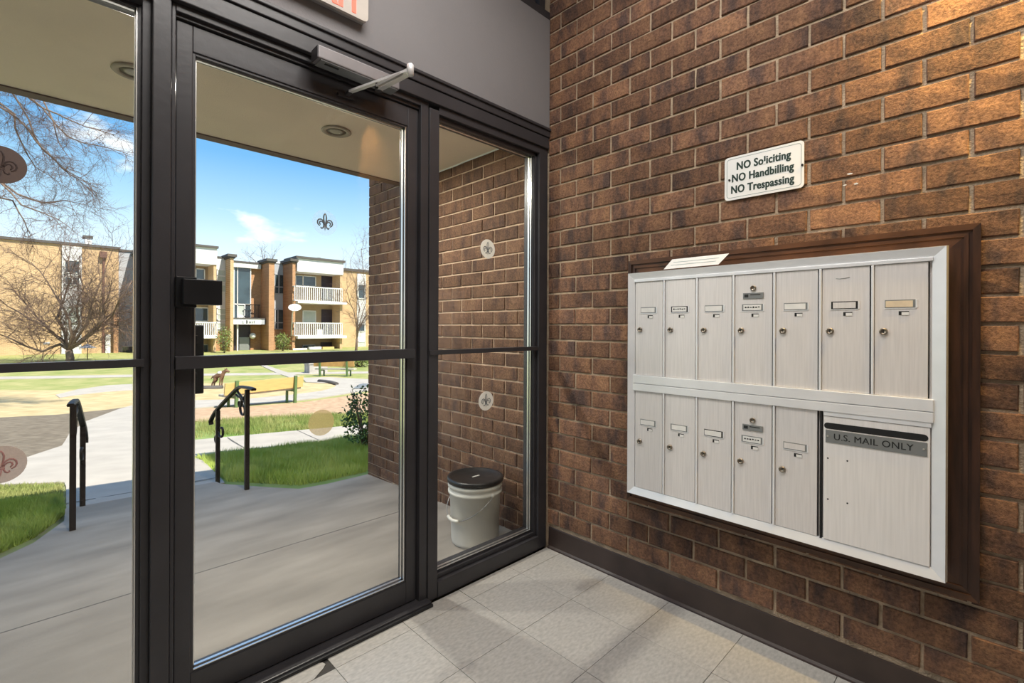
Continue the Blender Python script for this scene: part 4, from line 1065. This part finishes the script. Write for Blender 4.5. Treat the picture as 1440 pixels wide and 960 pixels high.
tree('bare_tree', r1, [[(88, 480), (72, 466), (58, 452), (40, 432), (20, 410)], [(84, 484), (60, 494), (35, 486), (0, 470), (-40, 440)],
     [(101, 470), (98, 452), (84, 425), (66, 395), (45, 370)], [(103, 475), (112, 455), (108, 430), (118, 405), (112, 375)],
     [(112, 483), (130, 466), (143, 452), (144, 430), (155, 410)], [(118, 478), (139, 460), (158, 444), (168, 420), (185, 395)],
     [(92, 470), (80, 448), (90, 420), (100, 390), (96, 360)], [(88, 478), (66, 460), (40, 448), (10, 430), (-20, 400)],
     [(140, 455), (150, 445), (162, 440), (172, 450), (185, 470)], [(106, 478), (122, 455), (128, 430), (140, 400), (150, 372)]],
     D1, .17, 'bare many limbed tree on the far lawn before the left flats', 11, 2, 1.9, .03, .5, tp, .02, .09)
r2 = onG(499.5, 503); r2 = onY(500, 492, 36); r2.z = -.95; D2 = (r2 - CAM).dot(FW); tp2 = atD(502, 476, D2)
tree('bare_tree', r2, [[(504, 462), (512, 448), (520, 430)], [(503, 460), (506, 435), (500, 400), (492, 370)], [(506, 455), (515, 425), (512, 390), (508, 350)], [(500, 450), (492, 425), (486, 405)]],
     D2, .09, 'slender bare tree just left of the brick porch corner', 12, 2, 1.7, .05, .4, tp2, .016, .05)
# the near tree whose boughs hang in from the left
r3 = atD(-420, 560, 11.5); r3.z = gz(r3); tp3 = atD(-330, 60, 11.2)
tree('bare_tree', r3, [[(-120, 20), (-40, 60), (0, 108), (30, 150), (48, 190), (75, 222), (100, 246), (132, 262)],
     [(-110, 0), (-30, 70), (25, 120), (60, 152), (95, 192), (140, 205), (180, 216)],
     [(-130, 90), (-50, 130), (0, 150), (40, 182), (62, 212), (88, 236), (112, 250), (128, 258)],
     [(-140, 140), (-50, 190), (0, 256), (30, 288), (62, 300), (96, 318)],
     [(-140, 180), (-60, 225), (25, 273), (60, 285), (90, 282), (118, 288)],
     [(-140, 220), (-60, 255), (18, 282), (34, 310), (44, 332)],
     [(-100, 20), (-20, 90), (40, 135), (80, 160), (120, 178), (160, 190)],
     [(-100, -20), (0, 60), (50, 120), (75, 170), (82, 200), (100, 225)],
     [(-120, 60), (-40, 110), (20, 160), (30, 200), (50, 235), (75, 250)]],
     10.8, .19, 'near bare tree whose fine boughs hang in at upper left', 13, 2, .62, -.03, .25, tp3, .0062, .035)
# tree tops showing over the far roof
r4 = onY(372, 470, 62); r4.z = -.95; D4 = (r4 - CAM).dot(FW)
tree('bare_tree', r4, [[(368, 380), (358, 366), (350, 360)], [(372, 378), (370, 364), (368, 354)], [(376, 378), (382, 366), (386, 358)]], D4, .2, 'bare tree top showing over the roof of the far entrance', 14, 1, 1.6, .08, .8, atD(372, 400, D4), .02, .08)

# ---- bird feeder pole
q = onY(123, 505, 38); q.z = -.95; 
bf = empty('feeder_pole', q, 'thin pole with a cone shaped baffle before the left flats', 'pole')
zt = onY(123, 470, 38).z; zb = onY(123, 489, 38).z; zc = onY(123, 484, 38).z
MB().tube([(q.x, q.y, -1), (q.x, q.y, zt)], .025, 6).build('pole', IRON, bf)
MB().lathe([(.42, 0), (.41, .02), (.02, zc - zb + .02)], 16, (q.x, q.y, zb)).build('baffle', SIDING_GREY, bf)

# ---- far blocks of flats, all parallel to our own front
def fbox(mb, xa, xb, yt, yb, Y, dep, bev=0):
    m_ = (xa + xb) / 2
    return mb.box(onY(xa, yb, Y).x, onY(xb, yb, Y).x, Y, Y + dep, onY(m_, yb, Y).z, onY(m_, yt, Y).z, bev)
def fpart(name, m, par, xa, xb, yt, yb, Y, dep): return fbox(MB(), xa, xb, yt, yb, Y, dep).build(name, m, par)
GZ = -.95
def fwin(par, xa, xb, yt, yb, Y, glass=FARGLASS, fr=FARWHITE, split=None, vs=None):
    f = MB(); w_ = .07
    X0, X1 = onY(xa, yb, Y).x, onY(xb, yb, Y).x; m_ = (xa + xb) / 2; Z0_, Z1_ = onY(m_, yb, Y).z, onY(m_, yt, Y).z
    f.box(X0, X0 + w_, Y - .08, Y, Z0_, Z1_).box(X1 - w_, X1, Y - .08, Y, Z0_, Z1_).box(X0, X1, Y - .08, Y, Z1_ - w_, Z1_).box(X0, X1, Y - .08, Y, Z0_, Z0_ + w_)
    zs = [Z0_ + w_, Z1_ - w_]; xs = [X0 + w_, X1 - w_]
    if split: zm = Z0_ + (Z1_ - Z0_) * split; f.box(X0, X1, Y - .08, Y, zm - .04, zm + .04); zs = [Z0_ + w_, zm - .04, zm + .04, Z1_ - w_]
    if vs: xm = X0 + (X1 - X0) * vs; f.box(xm - .04, xm + .04, Y - .08, Y, Z0_, Z1_); xs = [X0 + w_, xm - .04, xm + .04, X1 - w_]
    fo = f.build('window', fr, par)
    for i in range(0, len(xs), 2):
        for j in range(0, len(zs), 2): MB().box(xs[i], xs[i + 1], Y - .04, Y - .02, zs[j], zs[j + 1]).build('pane', glass, fo)
    return fo
def railing(par, xa, xb, yt, yb, Y, m=FARWHITE, n=24):
    X0, X1 = onY(xa, yb, Y).x, onY(xb, yb, Y).x; m_ = (xa + xb) / 2; Z0_, Z1_ = onY(m_, yb, Y).z, onY(m_, yt, Y).z
    rl = MB().box(X0, X1, Y - .05, Y + .05, Z1_ - .09, Z1_).box(X0, X1, Y - .04, Y + .04, Z0_, Z0_ + .08).build('balcony_rail', m, par)
    for k in range(n + 1):
        x = X0 + (X1 - X0) * k / n; MB().box(x - .032, x + .032, Y - .03, Y + .03, Z0_ + .06, Z1_ - .08).build('baluster', m, rl)
    for x in (X0, X1): MB().box(x - .05, x + .05, Y - .05, Y + 1.6, Z1_ - .09, Z1_).box(x - .03, x + .03, Y, Y + 1.5, Z0_, Z0_ + .08).build('side_rail', m, rl)
def pier(par, x_side, x_front0, x_front1, yt, Y, dep, m=FB_ORANGE, cap=True):
    X0, X1 = onY(x_front0, yt, Y).x, onY(x_front1, yt, Y).x; zt_ = onY((x_front0 + x_front1) / 2, yt, Y).z
    o = MB().box(X0, X1, Y, Y + dep, GZ - .3, zt_).build('pier', m, par)
    if cap: MB().box(X0 - .25, X1 + .2, Y - .2, Y + dep, zt_, zt_ + .22).box(X0 - .12, X1 + .1, Y - .1, Y + dep, zt_ - .12, zt_).build('pier_cap', ROOFCAP, o)
YF, YR = 42.4, 44.3
bm_ = empty('apartment_building', (13, 45, GZ), 'tan and white three storey flats with balconies and brick piers straight ahead', 'building')
# body behind everything
def zat(x, y, Y): return onY(x, y, Y).z
MB().box(onY(212, 460, 46).x, onY(471, 460, 46).x, 45.2, 54, GZ - .3, zat(345, 376, 45.2)).build('main_wall', FB_ORANGE, bm_)
MB().box(onY(212, 460, 46).x, onY(470.5, 460, 46).x, 45.0, 54, zat(345, 376, 45.2), zat(345, 370, 45.2)).build('roof_edge', ROOFCAP, bm_)
# right balcony block
fpart('fascia', SIDING, bm_, 418, 483, 366, 384, YF, 2.2)
X0, X1 = onY(417, 460, YF).x, onY(484.5, 460, YF).x
MB().box(X0 - .1, X1, YF - .15, YF + 3, zat(450, 366, YF), zat(450, 363, YF)).build('roof_cap', ROOFCAP, bm_)
MB().box(onY(456, 400, YF).x, onY(460, 400, YF).x, YF + 1.5, YF + 1.9, zat(455, 363, YF), zat(455, 359.5, YF)).build('roof_vent', ROOFCAP, bm_)
XB0, XB1 = onY(412, 460, YF).x, onY(480.5, 460, YF).x
MB().box(XB0, XB1, YR, YR + 1, GZ - .3, zat(450, 372, YR)).build('balcony_wall', FARWALL, bm_)
MB().box(onY(478, 460, YF + .1).x, XB1 + .1, YF + .1, YR, GZ - .3, zat(450, 384, YF)).build('end_pier', FB_TAN, bm_)
for (yt, yb, yr) in ((424, 427, 403.5), (472, 475.5, 453.5)):
    MB().box(XB0 + .3, XB1 + .35, YF - .35, YR, zat(450, yb, YF), zat(450, yt, YF)).build('balcony_slab', FARWHITE, bm_)
    railing(bm_, 414.5, 481, yr, yt, YF - .3)
fwin(bm_, 415, 444, 387.5, 402.5, YR, vs=.36); fpart('balcony_door', DOORDK, bm_, 452, 469, 388.5, 423, YR - .05, .05)
fwin(bm_, 425, 444, 436.5, 454, YR, glass=FARGLASS_LT); fpart('balcony_door', DOORDK, bm_, 452, 469, 435, 474, YR - .05, .05)
fwin(bm_, 425, 443, 484.5, 491, YR, fr=SIDING_GREY); fpart('ground_window', DOORDK, bm_, 451, 468, 481, 489, YR - .05, .05)
for (xa, xb, yt, yb, m, nm) in ((435, 452, 487.5, 492, FARWHITE, 'white_box'), (454, 470, 487.5, 491.5, BENCHW, 'tan_box'), (412, 432, 489.5, 493, FURW, 'pale_box')):
    fpart(nm, m, bm_, xa, xb, yt, yb, YF, .4)
MB().box(onY(440, 470, YR).x, onY(448, 470, YR).x, YR - .9, YR - .5, zat(444, 472, YR), zat(444, 463, YR)).build('balcony_chair', FARWHITE, bm_)
pier(bm_, 402, 411.5, 415.5, 367.5, YF + .1, 2.9)
# grey panel between the piers
YP = 44.9
fpart('wall_panel', SIDING_GREY, bm_, 383, 412, 371, 463, YP, .3); fpart('panel_brick', FB_ORANGE, bm_, 383, 412, 463, 500, YP, .3)
fpart('panel_coping', SIDING, bm_, 383, 412, 368, 371, YP - .05, .4)
fwin(bm_, 385.5, 400.5, 385.5, 413.5, YP, fr=SIDING_GREY, split=.36, vs=.42); fwin(bm_, 386, 400.5, 434.5, 463, YP, fr=SIDING_GREY, split=.33, vs=.3)
pier(bm_, 366, 378.3, 386, 367.5, 43.0, 2.4)
# stair tower
YS = 45.1
fpart('stair_fascia', SIDING, bm_, 326, 367, 369.5, 376.5, YS - .3, .4); fpart('stair_cap', ROOFCAP, bm_, 326, 367, 367.5, 369.8, YS - .35, .45)
f = MB()
for x in (329, 334, 352.3): fbox(f, x - .6, x + .6, 376, 447, YS - .12, .1)
fbox(f, 329, 353, 427, 428.6, YS - .12, .1); fbox(f, 334, 345, 443.5, 446.5, YS - .14, .12); fbox(f, 343.6, 345, 428, 446, YS - .14, .12)
so = f.build('stair_window', FARWHITE, bm_)
for (a, b, c_, e) in ((329, 334, 376, 427), (334, 352.3, 376, 427), (329, 334, 428, 447), (334, 343.6, 428, 444), (345, 352.3, 428, 447)): fpart('pane', FARGLASS_LT if (a, c_) == (334, 428) else FARGLASS, so, a, b, c_, e, YS - .05, .03)
r_ = MB(); fbox(r_, 345, 366, 428, 429, YS - .5, .06); fbox(r_, 345, 366, 445.5, 446.5, YS - .5, .06)
for k in range(11): fbox(r_, 346 + k * 1.9, 346.5 + k * 1.9, 428, 446, YS - .5, .05)
r_.build('stair_railing', IRON, bm_)
cn = MB(); fbox(cn, 325.5, 367.5, 448, 456, 43.6, 1.6); co_ = cn.build('entrance_canopy', FARWHITE, bm_)
fpart('canopy_top', ROOFCAP, bm_, 325.5, 373, 446.8, 448.2, 43.55, 1.7); fpart('canopy_return', SIDING_GREY, bm_, 367.6, 373, 448.2, 456, 43.6, 1.6)
fpart('sign_mark', INK, co_, 346.5, 348.2, 450.2, 454.4, 43.56, .03); fpart('sign_mark', SIDING_GREY, co_, 340.5, 343, 450.8, 454, 43.56, .03)
for k, x in enumerate((350, 352, 354.5, 357)): fpart('sign_mark', PLAQUE, co_, x, x + 1.3, 451.5 - (k == 3) * 1, 454, 43.56, .03)
fpart('entrance_recess', DOORDK, bm_, 329, 352, 457, 496, YS - .1, .05); fpart('entrance_door', PLAQUE, bm_, 336.5, 350.5, 474, 494, YS - .2, .06)
fpart('white_column', FARWHITE, bm_, 333.2, 335, 456, 497, 43.9, .15)
q = onY(355.4, 472, YS - .5)
lp_ = MB().lathe([(.001, .27), (.14, .23), (.24, .12), (.27, 0), (.24, -.12), (.14, -.23), (.001, -.27)], 16, q).build('globe_lamp', FARWHITE, bm_)
MB().box(q.x - .05, q.x + .05, q.y + .2, q.y + .5, q.z - .05, q.z + .05).build('lamp_bracket', IRON, lp_)
pier(bm_, 320.4, 324, 328.7, 361, 43.4, 2.0, FB_TAN)
# white panel left of the stair
fpart('wall_panel', SIDING, bm_, 303, 322, 363, 465, YP, .3); fpart('panel_brick', FB_ORANGE, bm_, 303, 322, 465, 500, YP, .3); fpart('panel_coping', ROOFCAP, bm_, 303, 321, 360.5, 363, YP - .05, .4)
for (a, b, c_, e, g_) in ((304.5, 318, 379, 397, FARGLASS_LT), (304.5, 318, 400, 411, FARGLASS_LT), (304.5, 318.5, 433, 450.5, FARGLASS_LT), (304.5, 318.5, 453.5, 463, FARGLASS_LT)): fwin(bm_, a, b, c_, e, YP, glass=g_, split=.5 if e - c_ > 12 else None)
# left balcony block
fpart('fascia', SIDING, bm_, 214, 305.3, 344, 368.5, YF, 2.2)
MB().box(onY(213, 460, YF).x, onY(306.5, 460, YF).x, YF - .15, YF + 3, zat(255, 344, YF), zat(255, 341, YF)).build('roof_cap', ROOFCAP, bm_)
MB().box(onY(212, 460, YF).x, onY(303, 460, YF).x, YR, YR + 1, GZ - .3, zat(255, 360, YR)).build('balcony_wall', FARWALL, bm_)
MB().box(onY(300, 460, YF + .1).x, onY(304, 460, YF + .1).x, YF + .1, YR, GZ - .3, zat(290, 370, YF)).build('end_pier', FB_TAN, bm_)
for (yt, yb, yr) in ((415, 418.5, 393), (472.5, 475.5, 452.5)):
    MB().box(onY(213, 460, YF).x, onY(304, 460, YF).x, YF - .35, YR, zat(290, yb, YF), zat(290, yt, YF)).build('balcony_slab', FARWHITE, bm_)
    railing(bm_, 250, 305, yr, yt, YF - .3, n=18)
pier(bm_, 195, 198.5, 206, 352, 43.6, 3.9)
fwin(bm_, 262, 288, 377, 393, YR, vs=.5); fwin(bm_, 268, 293, 432, 452, YR); fwin(bm_, 270, 293, 484, 496, YR, fr=SIDING_GREY)
# satellite dish on the balcony corner
q = onY(414.5, 432, YF - 1.0)
sd = empty('satellite_dish', q, 'white satellite dish fixed at the corner of the right balconies', 'satellite dish')
ds = MB(); n = 24; vs = []
ax = Vector((-.25, -.62, .74)).normalized(); ua = ax.cross(UP).normalized(); va = ua.cross(ax).normalized()
for rr, dd in ((.001, -.10), (.2, -.085), (.4, -.03), (.52, 0), (.52, -.03), (.3, -.10), (.001, -.13)):
    for j in range(n): vs.append(q + ua * rr * math.cos(2 * math.pi * j / n) + va * rr * .92 * math.sin(2 * math.pi * j / n) + ax * dd)
fs = []
for i in range(6):
    for j in range(n): A = i * n + j; B = i * n + (j + 1) % n; fs.append((A, B, B + n, A + n))
ds.mesh(vs, fs, True); ds.build('dish', FARWHITE, sd)
MB().tube([q - ax * .1, q + Vector((0, .55, -.5)), Vector((q.x, YF - .2, zat(414.5, 472, YF)))], .04, 6).build('mast', FARWHITE, sd)
MB().tube([q - va * .45, q + ax * .45 - va * .15], .02, 5).build('feed_arm', IRON, sd)
# right tan wing
YT = 45.6
bw = empty('brick_wing', (22, 46, GZ), 'plain tan brick wing with a white window strip right of the balcony flats', 'building')
MB().box(onY(476, 460, YT).x, onY(476, 460, YT).x + 22, YT, YT + 8, GZ - .3, zat(490, 381, YT)).build('main_wall', FB_TAN, bw)
MB().box(onY(474, 460, YT).x, onY(476, 460, YT).x + 22, YT - .15, YT + 8, zat(490, 381, YT), zat(490, 377.5, YT)).build('roof_cap', ROOFCAP, bw)
fpart('window_strip', SIDING, bw, 502, 514, 385, 492, YT - .1, .1)
fwin(bw, 503, 513, 455, 466, YT - .1); fwin(bw, 503, 513, 480, 491, YT - .1, glass=FARGLASS_LT); fwin(bw, 503, 513, 400, 420, YT - .1)
# left tan wing
YL = 47.0
bl_ = empty('brick_wing', (-2, 47, GZ), 'long tan brick wing with a white window bay behind the spreading bare tree', 'building')
XE = onY(166.5, 460, YL).x
MB().box(-24, XE, YL, YL + 8, GZ - .3, zat(60, 341, YL)).build('main_wall', FB_TAN, bl_)
MB().box(-24, XE + .1, YL - .15, YL + 8, zat(60, 341, YL), zat(60, 337.5, YL)).build('roof_cap', ROOFCAP, bl_)
fpart('window_bay', SIDING, bl_, 86.5, 114.5, 346, 503, YL - .25, .25)
fwin(bl_, 90, 113, 365.5, 387, YL - .25, split=.15); fwin(bl_, 90, 113, 389, 401, YL - .25, vs=.5); fwin(bl_, 92, 113, 430, 455, YL - .25, split=.4, glass=FARGLASS_LT); fwin(bl_, 87.5, 97, 497, 506, YL - .25, vs=.5)
ch = MB(); fbox(ch, 119.5, 129, 334, 345, YL + 1, .8); cho = ch.build('chimney', FARWHITE, bl_); fpart('chimney_cap', ROOFCAP, cho, 116.5, 131, 331, 334, YL + .9, 1.0)
dp = MB(); fbox(dp, 143.8, 147, 358, 506, YL - .15, .14); dpo = dp.build('downspout', mat('brown_downspout', (.16, .07, .05), .6), bl_); fpart('conductor_head', mat('brown_head', (.15, .07, .05), .6), dpo, 140.5, 150.5, 353.5, 362, YL - .35, .34)
fpart('wall_vent', SIDING_GREY, bl_, 61, 70, 481, 484, YL - .05, .05)
MB().box(onY(148.5, 460, YL - .3).x, onY(155.5, 460, YL - .3).x, YL - .3, YL, GZ - .3, zat(152, 470, YL)).build('white_pilaster', FARWHITE, bl_)
fpart('wall_lantern', ROOFCAP, bl_, 149, 155, 460, 463, YL - .4, .1)
pier(bl_, 156, 160, 166.5, 440, YL - .6, .6, FB_ORANGE, False)
# recessed grey bay closing the left wing
YG_ = 47.6
fpart('wall_panel', SIDING_GREY, bl_, 166, 203, 354, 508, YG_, .3); fpart('panel_coping', ROOFCAP, bl_, 166, 203, 351.5, 354, YG_ - .1, .5)
fwin(bl_, 170.5, 192, 486, 504, YG_, fr=SIDING)
